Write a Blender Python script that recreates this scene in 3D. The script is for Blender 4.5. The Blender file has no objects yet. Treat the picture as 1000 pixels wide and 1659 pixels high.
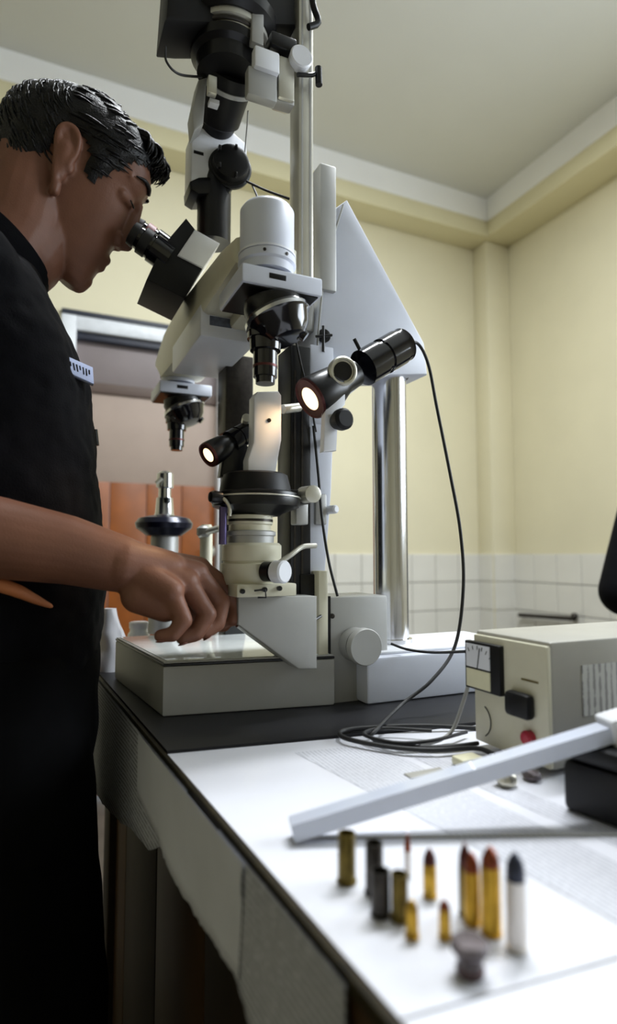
import bpy, bmesh, math, random
from mathutils import Vector, Matrix, noise
random.seed(7)
sc = bpy.context.scene
COL = sc.collection

# ------------------------------------------------------------------ camera
FPX = 970.0
YAW, PIT = math.radians(24.4), math.radians(4.2)
CAMP = Vector((0, 0, 1.0))
FW = Vector((math.sin(YAW)*math.cos(PIT), math.cos(YAW)*math.cos(PIT), math.sin(PIT)))
RT = Vector((math.cos(YAW), -math.sin(YAW), 0))
UP = RT.cross(FW)
cd = bpy.data.cameras.new('camera')
cd.sensor_fit = 'HORIZONTAL'; cd.sensor_width = 24.0; cd.lens = FPX/1000*24.0
cd.clip_start = 0.02
cd.dof.use_dof = True; cd.dof.focus_distance = 0.80; cd.dof.aperture_fstop = 3.2
cam = bpy.data.objects.new('camera', cd); COL.objects.link(cam)
cam.matrix_world = Matrix(((RT.x, UP.x, -FW.x, CAMP.x), (RT.y, UP.y, -FW.y, CAMP.y), (RT.z, UP.z, -FW.z, CAMP.z), (0, 0, 0, 1)))
sc.camera = cam
# ------------------------------------------------------------------ world, lights, exposure
w = bpy.data.worlds.new('world'); sc.world = w; w.use_nodes = True
w.node_tree.nodes['Background'].inputs[0].default_value = (0.75, 0.86, 1.0, 1)
w.node_tree.nodes['Background'].inputs[1].default_value = 1.0
sc.view_settings.view_transform = 'Standard'; sc.view_settings.look = 'None'
sc.view_settings.gamma = 1.0; sc.view_settings.use_curve_mapping = False
sc.view_settings.exposure = 0.3
def area(name, loc, direction, sx, sy, power, color):
    l = bpy.data.lights.new(name, 'AREA'); l.shape = 'RECTANGLE'; l.size = sx; l.size_y = sy
    l.energy = power; l.color = color
    o = bpy.data.objects.new(name, l); COL.objects.link(o); o.location = loc
    o.rotation_euler = Vector(direction).to_track_quat('-Z', 'Y').to_euler()
    return o
# daylight through the window of the right wall (the window itself is built below)
area('window_daylight', (2.36, 0.0, 1.78), (-1, 0, -0.12), 1.3, 1.1, 34, (0.86, 0.93, 1.0))
# the fluorescent batten on the ceiling (built below)
area('batten_light', (0.90, 0.95, 2.865), (0, 0, -1), 1.2, 0.14, 50, (0.93, 0.97, 1.0))

# ------------------------------------------------------------------ helpers
def at(x, y, X=None, Y=None, Z=None):
    r = FW + RT*((x-500)/FPX) - UP*((y-829.5)/FPX)
    if X is not None: t = (X-CAMP.x)/r.x
    elif Y is not None: t = (Y-CAMP.y)/r.y
    else: t = (Z-CAMP.z)/r.z
    return CAMP + r*t
def dep(p): return (Vector(p)-CAMP).dot(FW)
def lin(c):
    c = c/255.0
    return c/12.92 if c <= 0.04045 else ((c+0.055)/1.055)**2.4
def rgb(r, g, b): return (lin(r), lin(g), lin(b), 1)
MATS = {}
def mat(name, col, rough=0.5, metal=0.0, var=0.06, scale=30.0, bump=0.0, bscale=200.0, emit=None, estr=0.0, coat=0.0, trans=0.0, spec=0.5, alpha=1.0):
    m = bpy.data.materials.new(name); m.use_nodes = True; nt = m.node_tree
    b = nt.nodes['Principled BSDF']; L = nt.links
    tc = nt.nodes.new('ShaderNodeTexCoord'); nz = nt.nodes.new('ShaderNodeTexNoise')
    nz.inputs['Scale'].default_value = scale; nz.inputs['Detail'].default_value = 4
    L.new(tc.outputs['Object'], nz.inputs['Vector'])
    rp = nt.nodes.new('ShaderNodeValToRGB'); e = rp.color_ramp.elements
    e[0].position = 0.3; e[1].position = 0.7
    e[0].color = [max(0, c*(1-var)) for c in col[:3]]+[1]; e[1].color = [min(1, c*(1+var)) for c in col[:3]]+[1]
    L.new(nz.outputs[0], rp.inputs[0]); L.new(rp.outputs[0], b.inputs['Base Color'])
    b.inputs['Roughness'].default_value = rough; b.inputs['Metallic'].default_value = metal
    b.inputs['Specular IOR Level'].default_value = spec
    b.inputs['Coat Weight'].default_value = coat; b.inputs['Transmission Weight'].default_value = trans
    b.inputs['Alpha'].default_value = alpha
    if emit: b.inputs['Emission Color'].default_value = emit; b.inputs['Emission Strength'].default_value = estr
    if bump:
        n2 = nt.nodes.new('ShaderNodeTexNoise'); n2.inputs['Scale'].default_value = bscale
        L.new(tc.outputs['Object'], n2.inputs['Vector'])
        bp = nt.nodes.new('ShaderNodeBump'); bp.inputs['Strength'].default_value = bump; bp.inputs['Distance'].default_value = 0.002
        L.new(n2.outputs[0], bp.inputs['Height']); L.new(bp.outputs[0], b.inputs['Normal'])
    MATS[name] = m
    return m
def tag(o, label=None, cat=None, group=None, kind=None):
    if label: o['label'] = label
    if cat: o['category'] = cat
    if group: o['group'] = group
    if kind: o['kind'] = kind
    return o
def thing(name, label, cat, loc=(0, 0, 0), group=None):
    o = bpy.data.objects.new(name, None); COL.objects.link(o); o.location = loc; o.empty_display_size = 0.05
    return tag(o, label, cat, group)
def rootloc(o):
    v = Vector((0, 0, 0))
    while o is not None: v += o.location; o = o.parent
    return v
def link(name, me, m, parent=None, smooth=None):
    o = bpy.data.objects.new(name, me); COL.objects.link(o)
    if m is not None:
        me.materials.clear(); me.materials.append(MATS[m])
    if parent is not None:
        off = rootloc(parent); me.transform(Matrix.Translation(-off)); o.parent = parent
    if smooth is not None:
        me.polygons.foreach_set('use_smooth', [True]*len(me.polygons))
        if smooth < 3.0:
            me.set_sharp_from_angle(angle=smooth)
    me.update()
    return o
def fin(bm, name, m, parent=None, smooth=0.6):
    bmesh.ops.recalc_face_normals(bm, faces=bm.faces[:])
    me = bpy.data.meshes.new(name); bm.to_mesh(me); bm.free()
    return link(name, me, m, parent, smooth)
def bm_box(bm, lo, hi, bev=0.0, M=None):
    x0, y0, z0 = [min(a, b) for a, b in zip(lo, hi)]; x1, y1, z1 = [max(a, b) for a, b in zip(lo, hi)]
    vs = [bm.verts.new(v) for v in ((x0,y0,z0),(x1,y0,z0),(x1,y1,z0),(x0,y1,z0),(x0,y0,z1),(x1,y0,z1),(x1,y1,z1),(x0,y1,z1))]
    fs = [bm.faces.new([vs[i] for i in q]) for q in ((0,3,2,1),(4,5,6,7),(0,1,5,4),(1,2,6,5),(2,3,7,6),(3,0,4,7))]
    geo = vs
    if bev > 0:
        es = list({e for f in fs for e in f.edges})
        r = bmesh.ops.bevel(bm, geom=es, offset=bev, segments=2, affect='EDGES', profile=0.5)
        geo = list({v for f in r['faces'] for v in f.verts})
    if M is not None: bmesh.ops.transform(bm, matrix=M, verts=list(set(geo)))
def box(name, lo, hi, m, parent=None, bev=0.002, M=None, smooth=0.6):
    bm = bmesh.new(); bm_box(bm, lo, hi, bev)
    if M is not None: bmesh.ops.transform(bm, matrix=M, verts=bm.verts[:])
    return fin(bm, name, m, parent, smooth)
def bm_lathe(bm, prof, p0, d, seg=32):
    """prof = [(t, r)] along unit direction d from p0"""
    p0 = Vector(p0); d = Vector(d).normalized()
    a = d.orthogonal().normalized(); b = d.cross(a)
    rings = []
    for t, r in prof:
        c = p0 + d*t
        if r < 1e-6: rings.append([bm.verts.new(c)])
        else: rings.append([bm.verts.new(c + (a*math.cos(2*math.pi*i/seg) + b*math.sin(2*math.pi*i/seg))*r) for i in range(seg)])
    for k in range(len(rings)-1):
        A, B = rings[k], rings[k+1]
        for i in range(seg):
            j = (i+1) % seg
            if len(A) == 1 and len(B) == 1: continue
            if len(A) == 1: bm.faces.new((A[0], B[i], B[j]))
            elif len(B) == 1: bm.faces.new((A[i], A[j], B[0]))
            else: bm.faces.new((A[i], A[j], B[j], B[i]))
    for R_, fl in ((rings[0], True), (rings[-1], False)):
        if len(R_) > 1: bm.faces.new(R_[::-1] if fl else R_)
def lathe(name, prof, p0, d, m, parent=None, seg=32, smooth=0.6):
    bm = bmesh.new(); bm_lathe(bm, prof, p0, d, seg)
    return fin(bm, name, m, parent, smooth)
def vl(name, cx, Y, prof, m, parent=None, seg=36, smooth=0.6):
    """vertical turned part: prof = [(pixel y, pixel radius)] seen at depth Y"""
    ys = [p[0] for p in prof]; mid = at(cx, sum(ys)/len(ys), Y=Y)
    pts = []
    for py, rp in prof:
        p = at(cx, py, Y=Y); pts.append((p.z, rp*dep(p)/FPX))
    z0 = pts[0][0]
    return lathe(name, [(z0-z, r) for z, r in pts], (mid.x, Y, z0), (0, 0, -1), m, parent, seg, smooth)
def bm_prism(bm, pts, vec, bev=0.0):
    """closed outline of 3D points extruded along vec"""
    vec = Vector(vec)
    A = [bm.verts.new(p) for p in pts]; B = [bm.verts.new(Vector(p)+vec) for p in pts]
    n = len(A); fs = [bm.faces.new(A), bm.faces.new(B[::-1])]
    for i in range(n):
        j = (i+1) % n; fs.append(bm.faces.new((A[i], B[i], B[j], A[j])))
    if bev > 0:
        bmesh.ops.recalc_face_normals(bm, faces=fs)
        es = list({e for f in fs[:2] for e in f.edges})
        bmesh.ops.bevel(bm, geom=es, offset=bev, segments=2, affect='EDGES', profile=0.5)
def prism(name, pts, vec, m, parent=None, bev=0.0015, smooth=0.5):
    bm = bmesh.new(); bm_prism(bm, pts, vec, bev)
    return fin(bm, name, m, parent, smooth)
def pp(name, px, Y, th, m, parent=None, bev=0.0015):
    """plate facing the camera side (-Y): outline given as seen at depth Y, thickness th"""
    return prism(name, [at(x, y, Y=Y) for x, y in px], (0, th, 0), m, parent, bev)
def pbox(name, x0, y0, x1, y1, Y, th, m, parent=None, bev=0.0015):
    xm, ym = (x0+x1)/2, (y0+y1)/2
    lo = (at(x0, ym, Y=Y).x, Y, at(xm, y1, Y=Y).z); hi = (at(x1, ym, Y=Y).x, Y+th, at(xm, y0, Y=Y).z)
    return box(name, lo, hi, m, parent, bev)
def catmull(P, n=8):
    P = [Vector(p) for p in P]; out = []
    Q = [P[0]*2-P[1]] + P + [P[-1]*2-P[-2]]
    for i in range(1, len(Q)-2):
        a, b, c, d = Q[i-1], Q[i], Q[i+1], Q[i+2]
        for k in range(n):
            t = k/n
            out.append(0.5*((2*b) + (c-a)*t + (2*a-5*b+4*c-d)*t*t + (3*b-a-3*c+d)*t**3))
    out.append(P[-1]); return out
def bm_tube(bm, pts, r, seg=8, smooth_n=8):
    pts = catmull(pts, smooth_n) if smooth_n else [Vector(p) for p in pts]
    n = len(pts); rr = r if isinstance(r, (list, tuple)) else None
    t0 = (pts[1]-pts[0]).normalized(); a = t0.orthogonal().normalized(); rings = []
    for i, p in enumerate(pts):
        t = (pts[min(i+1, n-1)]-pts[max(i-1, 0)]).normalized()
        a = (a - t*a.dot(t)).normalized(); b = t.cross(a)
        if rr: f = i/(n-1)*(len(rr)-1); k = min(int(f), len(rr)-2); rad = rr[k]+(rr[k+1]-rr[k])*(f-k)
        else: rad = r
        rings.append([bm.verts.new(p+(a*math.cos(2*math.pi*j/seg)+b*math.sin(2*math.pi*j/seg))*rad) for j in range(seg)])
    for A, B in zip(rings, rings[1:]):
        for j in range(seg): k = (j+1) % seg; bm.faces.new((A[j], A[k], B[k], B[j]))
    bm.faces.new(rings[0][::-1]); bm.faces.new(rings[-1])
def tube(name, pts, r, m, parent=None, seg=8, n=8):
    bm = bmesh.new(); bm_tube(bm, pts, r, seg, n)
    return fin(bm, name, m, parent, 1.2)
def bm_capsule(bm, p0, p1, r0, r1, seg=16, flat=None):
    """tapered round-ended limb piece; flat=(axis, factor) squashes it along an axis"""
    p0, p1 = Vector(p0), Vector(p1); d = p1-p0; L = d.length; d = d.normalized()
    prof = [(-r0, 0)]
    for k in range(1, 6): a = math.pi/2*k/5; prof.append((-r0*math.cos(a), r0*math.sin(a)))
    for k in range(0, 5): a = math.pi/2*k/5; prof.append((L+r1*math.sin(a), r1*math.cos(a)))
    prof.append((L+r1, 0))
    n0 = len(bm.verts); bm_lathe(bm, prof, p0, d, seg)
    if flat:
        bm.verts.ensure_lookup_table(); ax, k = Vector(flat[0]).normalized(), flat[1]
        for v in bm.verts[n0:]:
            f = (v.co-p0).dot(d); c = p0+d*f; o = v.co-c
            v.co = c + o - ax*(o.dot(ax)*(1-k))
def bm_loft(bm, rings, close=True):
    R_ = [[bm.verts.new(p) for p in ring] for ring in rings]
    for A, B in zip(R_, R_[1:]):
        n = len(A)
        for j in range(n): k = (j+1) % n; bm.faces.new((A[j], A[k], B[k], B[j]))
    if close: bm.faces.new(R_[0][::-1]); bm.faces.new(R_[-1])
def remeshed(bm, voxel, smooth_iter=6, name='tmp'):
    """one continuous surface out of overlapping closed pieces"""
    bmesh.ops.recalc_face_normals(bm, faces=bm.faces[:])
    me = bpy.data.meshes.new(name); bm.to_mesh(me); bm.free()
    o = bpy.data.objects.new(name, me); COL.objects.link(o)
    r = o.modifiers.new('r', 'REMESH'); r.mode = 'VOXEL'; r.voxel_size = voxel; r.use_smooth_shade = True
    if smooth_iter:
        s = o.modifiers.new('s', 'SMOOTH'); s.factor = 0.5; s.iterations = smooth_iter
    dg = bpy.context.evaluated_depsgraph_get(); dg.update()
    out = bpy.data.meshes.new_from_object(o.evaluated_get(dg))
    bpy.data.objects.remove(o); bpy.data.meshes.remove(me)
    return out

# ------------------------------------------------------------------ materials
mat('wall_paint', rgb(221, 214, 185), 0.7, var=0.03, scale=3, bump=0.15, bscale=120)
mat('beam_paint', rgb(226, 218, 182), 0.7, var=0.03, scale=3)
mat('ceiling_paint', rgb(216, 216, 210), 0.8, var=0.02, scale=3)
mat('cove_white', rgb(250, 250, 250), 0.7, var=0.02, scale=4)
mat('tile_glaze', rgb(222, 220, 212), 0.18, var=0.03, scale=6)
mat('grout', rgb(128, 126, 120), 0.9)
mat('floor_stone', rgb(96, 90, 82), 0.5, var=0.15, scale=8)
mat('door_grey', rgb(128, 118, 118), 0.55, var=0.05, scale=8)
mat('door_beige', rgb(168, 150, 138), 0.6, var=0.04, scale=8)
mat('door_rail', rgb(92, 76, 68), 0.6)
mat('door_wood', rgb(142, 78, 28), 0.4, var=0.16, scale=14)
mat('frame_white', rgb(222, 226, 232), 0.4)
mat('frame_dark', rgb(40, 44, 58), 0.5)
mat('sky_pane', rgb(200, 220, 240), 0.1, emit=(0.8, 0.9, 1, 1), estr=3.0)
mat('tube_glow', rgb(240, 245, 250), 0.3, emit=(0.93, 0.97, 1, 1), estr=6.0)
mat('table_wood', rgb(58, 40, 20), 0.5, var=0.25, scale=9, spec=0.25)
mat('table_dark', rgb(34, 25, 15), 0.6, var=0.2, spec=0.2)
mat('black_board', rgb(24, 24, 27), 0.42, var=0.1, spec=0.3)
mat('glass_edge', rgb(34, 29, 14), 0.6, var=0.6, scale=60, spec=0.15)
mat('drape_paper', rgb(196, 198, 206), 0.85, var=0.05, scale=12, bump=0.2, bscale=40)
mat('mat_grey', rgb(168, 168, 165), 0.42, var=0.03)
mat('enamel_grey', rgb(168, 166, 158), 0.38, var=0.03)
mat('enamel_cream', rgb(206, 202, 180), 0.38, var=0.03)
mat('enamel_blue', rgb(208, 212, 224), 0.35, var=0.02)
mat('enamel_white', rgb(226, 228, 234), 0.35, var=0.02)
mat('aluminium', rgb(205, 203, 192), 0.36, metal=0.65, var=0.04)
mat('aluminium_dull', rgb(170, 170, 168), 0.5, metal=0.5, var=0.05)
mat('chrome', rgb(215, 216, 220), 0.2, metal=1.0, var=0.02)
mat('black_metal', rgb(13, 13, 16), 0.32, var=0.2, spec=0.4)
mat('black_gloss', rgb(14, 14, 20), 0.14, var=0.2, coat=0.4)
mat('black_plastic', rgb(13, 13, 15), 0.5, var=0.15, spec=0.3)
mat('black_rubber', rgb(17, 17, 19), 0.55, var=0.15)
mat('dark_blue_metal', rgb(18, 21, 42), 0.25, metal=0.3)
mat('purple_metal', rgb(92, 82, 124), 0.3, metal=0.6)
mat('grey_label', rgb(90, 96, 112), 0.4, var=0.3, scale=160)
mat('lens_glass', rgb(30, 34, 48), 0.05, coat=1.0)
mat('lamp_glow', rgb(255, 225, 180), 0.3, emit=(1.0, 0.72, 0.42, 1), estr=1.7)
mat('red_rubber', rgb(120, 36, 40), 0.5)
mat('red_plastic', rgb(168, 24, 52), 0.3)
mat('cable_grey', rgb(150, 150, 146), 0.5)
mat('clear_pane', rgb(235, 240, 240), 0.04, trans=0.0, spec=0.8)
mat('acrylic', rgb(206, 212, 228), 0.22, var=0.02, coat=0.5)
mat('brass', rgb(190, 150, 52), 0.3, metal=0.85, var=0.15, scale=90)
mat('brass_dull', rgb(108, 92, 38), 0.4, metal=0.7, var=0.25, scale=120)
mat('nickel_dark', rgb(58, 54, 50), 0.35, metal=0.7, var=0.25, scale=120)
mat('copper', rgb(128, 66, 44), 0.35, metal=0.8, var=0.15, scale=120)
mat('copper_dark', rgb(84, 44, 42), 0.4, metal=0.6, var=0.2, scale=120)
mat('lead_blue', rgb(46, 50, 66), 0.45, metal=0.4, var=0.2)
mat('nickel_bright', rgb(214, 208, 202), 0.3, metal=0.55, var=0.06)
mat('lead', rgb(92, 84, 86), 0.5, metal=0.5, var=0.25, scale=200, bump=0.4, bscale=300)
mat('silver_lump', rgb(190, 186, 170), 0.3, metal=0.8, var=0.2, scale=150, bump=0.6, bscale=150)
mat('cream_plastic', rgb(222, 218, 186), 0.4)
mat('skin', rgb(120, 80, 62), 0.5, var=0.12, scale=22, bump=0.12, bscale=420, spec=0.35)
mat('lip_skin', rgb(112, 66, 56), 0.45)
mat('hair', rgb(9, 8, 10), 0.42, var=0.4, scale=120, bump=0.5, bscale=400, spec=0.3)
mat('eye_white', rgb(210, 200, 190), 0.2)
mat('shirt_cloth', rgb(10, 10, 14), 0.85, var=0.2, scale=40, bump=0.3, bscale=500, spec=0.1)
mat('trouser_cloth', rgb(7, 7, 9), 0.9, var=0.2, scale=40, spec=0.1)
mat('shoe_leather', rgb(12, 12, 12), 0.4)
mat('strap_orange', rgb(206, 128, 82), 0.5)
mat('button_dark', rgb(8, 8, 10), 0.3)

def pattern_mat(name, base, ink, kind, scale=200.0, rough=0.6, amount=0.5, mask=None):
    """printed sheet: rows of broken ink marks in object space"""
    m = bpy.data.materials.new(name); m.use_nodes = True; nt = m.node_tree; L = nt.links
    b = nt.nodes['Principled BSDF']; b.inputs['Roughness'].default_value = rough
    tc = nt.nodes.new('ShaderNodeTexCoord'); mp = nt.nodes.new('ShaderNodeMapping'); L.new(tc.outputs['Object'], mp.inputs[0])
    wv = nt.nodes.new('ShaderNodeTexWave'); wv.bands_direction = 'X' if kind == 'rows_x' else ('Y' if kind == 'rows_y' else 'Z')
    wv.inputs['Scale'].default_value = scale; L.new(mp.outputs[0], wv.inputs['Vector'])
    nz = nt.nodes.new('ShaderNodeTexNoise'); nz.inputs['Scale'].default_value = scale*3.2; L.new(mp.outputs[0], nz.inputs['Vector'])
    mu = nt.nodes.new('ShaderNodeMath'); mu.operation = 'MULTIPLY'; L.new(wv.outputs['Fac'], mu.inputs[0]); L.new(nz.outputs[0], mu.inputs[1])
    rp = nt.nodes.new('ShaderNodeValToRGB'); e = rp.color_ramp.elements
    e[0].position = 0.25; e[1].position = 0.42; e[0].color = base
    e[1].color = [base[i]*(1-amount)+ink[i]*amount for i in range(3)]+[1]
    L.new(mu.outputs[0], rp.inputs[0]); L.new(rp.outputs[0], b.inputs['Base Color'])
    MATS[name] = m
WHITE = rgb(224, 225, 233)
mat('paper', WHITE, 0.35, var=0.015, scale=6, coat=0.15)
pattern_mat('paper_print', rgb(216, 217, 225), rgb(120, 124, 136), 'rows_x', 75, 0.35, 0.45)
pattern_mat('drape_print', rgb(182, 184, 192), rgb(60, 60, 64), 'rows_z', 60, 0.85, 0.6)
mat('patch_white', rgb(178, 188, 220), 0.8)
pattern_mat('label_print', rgb(176, 176, 170), rgb(96, 92, 92), 'rows_x', 40, 0.5, 0.7)

# ================================================================== the room
XW, YW, XL, YR, ZC = 2.395, 2.64, -2.6, -3.6, 2.95       # right wall, back wall, left wall, rear wall, ceiling
ZB, XB, YB = 2.757, 2.215, 2.49                         # beam underside, beam faces
TT = 1.012                                              # top of the tiles
def struct(o): return tag(o, kind='structure')
def boxes(name, lst, m, parent=None, bev=0.0):
    bm = bmesh.new()
    for lo, hi in lst: bm_box(bm, lo, hi, bev)
    return fin(bm, name, m, parent, 0.5)
struct(box('floor', (XL-.1, YR-.1, -.08), (XW+.1, YW+.3, 0), 'floor_stone', bev=0))
struct(box('ceiling', (XL-.1, YR-.1, ZC), (XW+.1, YW+.1, ZC+.1), 'ceiling_paint', bev=0))
D0, D1, DT = 0.065, 0.80, 2.02                          # door opening
wb = struct(boxes('wall_back', [((XL, YW, 0), (D0, YW+.12, ZC)), ((D1, YW, 0), (XW, YW+.12, ZC)), ((D0, YW, DT), (D1, YW+.12, ZC))], 'wall_paint'))
W0, W1, WZ0, WZ1 = -.70, .70, 1.2, 2.36               # window opening in the right wall
wr = struct(boxes('wall_right', [((XW, YR, 0), (XW+.12, W0, ZC)), ((XW, W1, 0), (XW+.12, YW, ZC)), ((XW, W0, 0), (XW+.12, W1, WZ0)), ((XW, W0, WZ1), (XW+.12, W1, ZC))], 'wall_paint'))
struct(box('wall_left', (XL-.12, YR, 0), (XL, YW, ZC), 'wall_paint', bev=0))
struct(box('wall_rear', (XL, YR-.12, 0), (XW, YR, ZC), 'wall_paint', bev=0))
struct(boxes('trim_1', [((XL, YB, ZB), (XW, YW, ZC)), ((XB, YR, ZB), (XW, YB, ZC))], 'beam_paint'))        # dropped beam round the room
zc = 2.842
bm = bmesh.new()                                          # white cove at the top of the beam
bm_prism(bm, [(XL, YB+.001, zc), (XL, YB-.006, zc), (XL, YB-.02, zc+.03), (XL, YB-.03, ZC), (XL, YB+.001, ZC)], (XB+.001-XL, 0, 0))
bm_prism(bm, [(XB+.001, YR, zc), (XB-.006, YR, zc), (XB-.02, YR, zc+.03), (XB-.03, YR, ZC), (XB+.001, YR, ZC)], (0, YB-YR, 0))
struct(fin(bm, 'trim_2', 'cove_white'))
pil = struct(box('wall_pillar', (2.235, 2.525, 0), (XW, YW, ZB), 'wall_paint', bev=0.004))
# wall tiles, each its own piece, sharing one mesh
bm = bmesh.new(); bm_box(bm, (-.0732, 0, -.0732), (.0732, .012, .0732), .002)
tile_me = bpy.data.meshes.new('tile'); bm.to_mesh(tile_me); bm.free(); tile_me.materials.append(MATS['tile_glaze'])
def tile(parent, loc, rz, sx=1.0):
    o = bpy.data.objects.new('tile', tile_me); COL.objects.link(o); o.parent = parent
    o.location = loc; o.rotation_euler = (0, 0, rz); o.scale = (sx, 1, 1)
rows = [TT-.075-.15*k for k in range(7)]
rows = [z for z in rows if z > .06]
x = 2.235-.075
while x > D1+.15:
    for z in rows: tile(wb, (x, YW-.011, z), 0)
    x -= .15
y = 2.525-.075
while y > .9:
    for z in rows: tile(wr, (XW-.011, y, z), math.pi/2*-1 + math.pi)
    y -= .15
for z in rows:
    tile(pil, (2.315, 2.525-.011, z), 0, 1.05)
    tile(pil, (2.235-.011, 2.5825, z), -math.pi/2, .72)
boxes('grout_bed', [((D1+.16, YW-.004, 0), (2.235, YW+.001, TT-.004))], 'grout', wb)
boxes('grout_bed', [((XW-.004, .9, 0), (XW+.001, 2.525, TT-.004))], 'grout', wr)
# door
d1 = tag(bpy.data.objects.new('door_1', None), kind='structure'); COL.objects.link(d1); d1.location = (D0, YW, 0)
boxes('door_frame', [((D0, YW-.02, 0), (D0+.06, YW+.1, DT)), ((D1-.06, YW-.02, 0), (D1, YW+.1, DT)), ((D0+.06, YW-.02, 1.945), (D1-.06, YW+.1, DT-.015))], 'frame_white', d1, .003)
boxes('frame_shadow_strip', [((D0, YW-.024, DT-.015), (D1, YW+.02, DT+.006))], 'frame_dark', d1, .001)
boxes('inner_strip', [((D0+.06, YW+.0, 1.915), (D1-.06, YW+.06, 1.945))], 'frame_dark', d1, .001)
box('upper_panel', (D0+.06, YW+.03, 1.74), (D1-.06, YW+.06, 1.915), 'door_grey', d1)
box('cross_rail', (D0+.06, YW+.02, 1.695), (D1-.06, YW+.06, 1.74), 'door_rail', d1)
box('middle_panel', (D0+.06, YW+.03, 1.315), (D1-.06, YW+.06, 1.695), 'door_beige', d1)
for k in range(4):
    a = D0+.06+(D1-D0-.12)*k/4; b = D0+.06+(D1-D0-.12)*(k+1)/4
    box('plank', (a+.0015, YW+.025, .02), (b-.0015, YW+.06, 1.315), 'door_wood', d1, .002)
hd = lathe('door_handle', [(0, .012), (.03, .012), (.03, .025), (.05, .028), (.06, .02), (.062, 0)], (D1-.1, YW+.025, 1.02), (0, -1, 0), 'aluminium', d1)
# window (right wall, beside the camera's view): the daylight of the room
w1 = tag(bpy.data.objects.new('window_1', None), kind='structure'); COL.objects.link(w1); w1.location = (XW, W0, WZ0)
fr = [((XW+.02, W0, WZ0), (XW+.08, W0+.05, WZ1)), ((XW+.02, W1-.05, WZ0), (XW+.08, W1, WZ1)), ((XW+.02, W0+.05, WZ0), (XW+.08, W1-.05, WZ0+.05)), ((XW+.02, W0+.05, WZ1-.05), (XW+.08, W1-.05, WZ1)), ((XW+.02, -.025, WZ0+.05), (XW+.08, .025, WZ1-.05))]
boxes('window_frame', fr, 'frame_white', w1, .003)
for a, b in ((W0+.05, -.025), (.025, W1-.05)): box('pane', (XW+.045, a, WZ0+.05), (XW+.05, b, WZ1-.05), 'sky_pane', w1, 0)
# towel rail on the right wall
t = thing('wall_rail', 'dark metal rail screwed to the white tiles of the right wall', 'rail', (XW-.011, 2.28, .69))
tube('bar', [(XW-.05, 2.10, .702), (XW-.05, 2.46, .688)], .011, 'nickel_dark', t, 10, 0)
for y_ in (2.12, 2.44): lathe('mount', [(0, .018), (.006, .018), (.008, .008), (.05, .008), (.052, 0)], (XW-.011, y_, .697 if y_ < 2.3 else .689), (-1, 0, 0), 'nickel_dark', t, 14)
lathe('end_knob', [(-.015, 0), (-.013, .012), (0, .017), (.013, .012), (.015, 0)], (XW-.05, 2.10, .715), (0, 0, 1), 'nickel_dark', t, 14)
# ceiling batten (out of the frame, above)
t = thing('ceiling_light', 'white fluorescent batten with two tubes under the ceiling', 'lamp', (.90, .95, ZC))
box('housing', (.29, .88, 2.91), (1.51, 1.02, ZC), 'frame_white', t, .006)
for dy in (-.035, .035): lathe('fluorescent_tube', [(0, .012), (1.18, .012)], (.31, .95+dy, 2.892), (1, 0, 0), 'tube_glow', t, 14)

# ================================================================== table
EA = math.atan(.0541)
def E(y): return .146-.0541*(y-.232)
TM = Matrix.Translation((E(0), 0, 0)) @ Matrix.Rotation(EA, 4, 'Z')     # local: x away from the left edge, y along it
tb = thing('work_table', 'long wooden work table covered with white papers along its top', 'table', (.45, .6, 0))
T0, T1, TWD = -.25, 1.40, .62
box('table_top', (0, T0, .765), (TWD, T1, .799), 'table_wood', tb, .003, TM)
box('edge_trim', (-.003, T0, .793), (.0015, T1, .8012), 'glass_edge', tb, .0008, TM)
box('apron', (.05, T0+.05, .66), (.07, T1-.05, .765), 'table_dark', tb, .002, TM)
for k in range(6):
    a = .02+k*.235
    box('side_board', (.075, a+.002, .02), (.095, a+.233, .70), 'table_wood' if k % 2 else 'table_dark', tb, .003, TM)
for lx in (.06, TWD-.12):
    for ly in (T0+.05, T1-.11): box('leg', (lx, ly, 0), (lx+.06, ly+.06, .765), 'table_dark', tb, .004, TM)
def flat_sheet(name, pts, z0, z1, m, label, cat, group=None):
    bm = bmesh.new(); bm_prism(bm, [(p[0], p[1], z0) for p in pts], (0, 0, z1-z0))
    return tag(fin(bm, name, m), label, cat, group)
# black board under the microscope
flat_sheet('black_board', [(.127, .627), (.42, .588), (.73, .555), (.71, .98), (.69, 1.385), (E(1.385)+.002, 1.385)], .799, .803, 'black_board', 'flat black board lying under the microscope on the table', 'board')
# white papers
def pxz(lst): return [tuple(at(x, y, Z=.8).xy) for x, y in lst]
fl = [tuple(at(690, 1655, Z=.8).xy), tuple(at(1000, 1566, Z=.8).xy)]
dv = Vector(fl[1])-Vector(fl[0]); fr_ = Vector(fl[0])+dv*6
flat_sheet('paper_sheet', [(E(.2)+.002, fl[0][1]+.006), (.50, fl[0][1]+.006+(.50-fl[0][0])*dv.y/dv.x), (.755, .14), (.73, .553), (.42, .586), (E(.627)+.0025, .626)], .799, .8, 'paper', 'large blank white paper under the standing cartridges', 'paper')
flat_sheet('paper_sheet', [(E(.2)+.002, fl[0][1]+.0045), (.50, fl[0][1]+.0045+(.50-fl[0][0])*dv.y/dv.x), (.755, .12), (.755, -.2), (E(-.2)+.002, -.2)], .799, .79995, 'paper', 'blank white paper at the nearest end of the table, in front of the lead slug', 'paper')
flat_sheet('printed_sheet', pxz([(478, 1220), (606, 1206), (1010, 1403), (1010, 1500), (860, 1420)]), .8, .8004, 'paper_print', 'strip of grey printed paper running under the leaning bar', 'paper')
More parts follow.
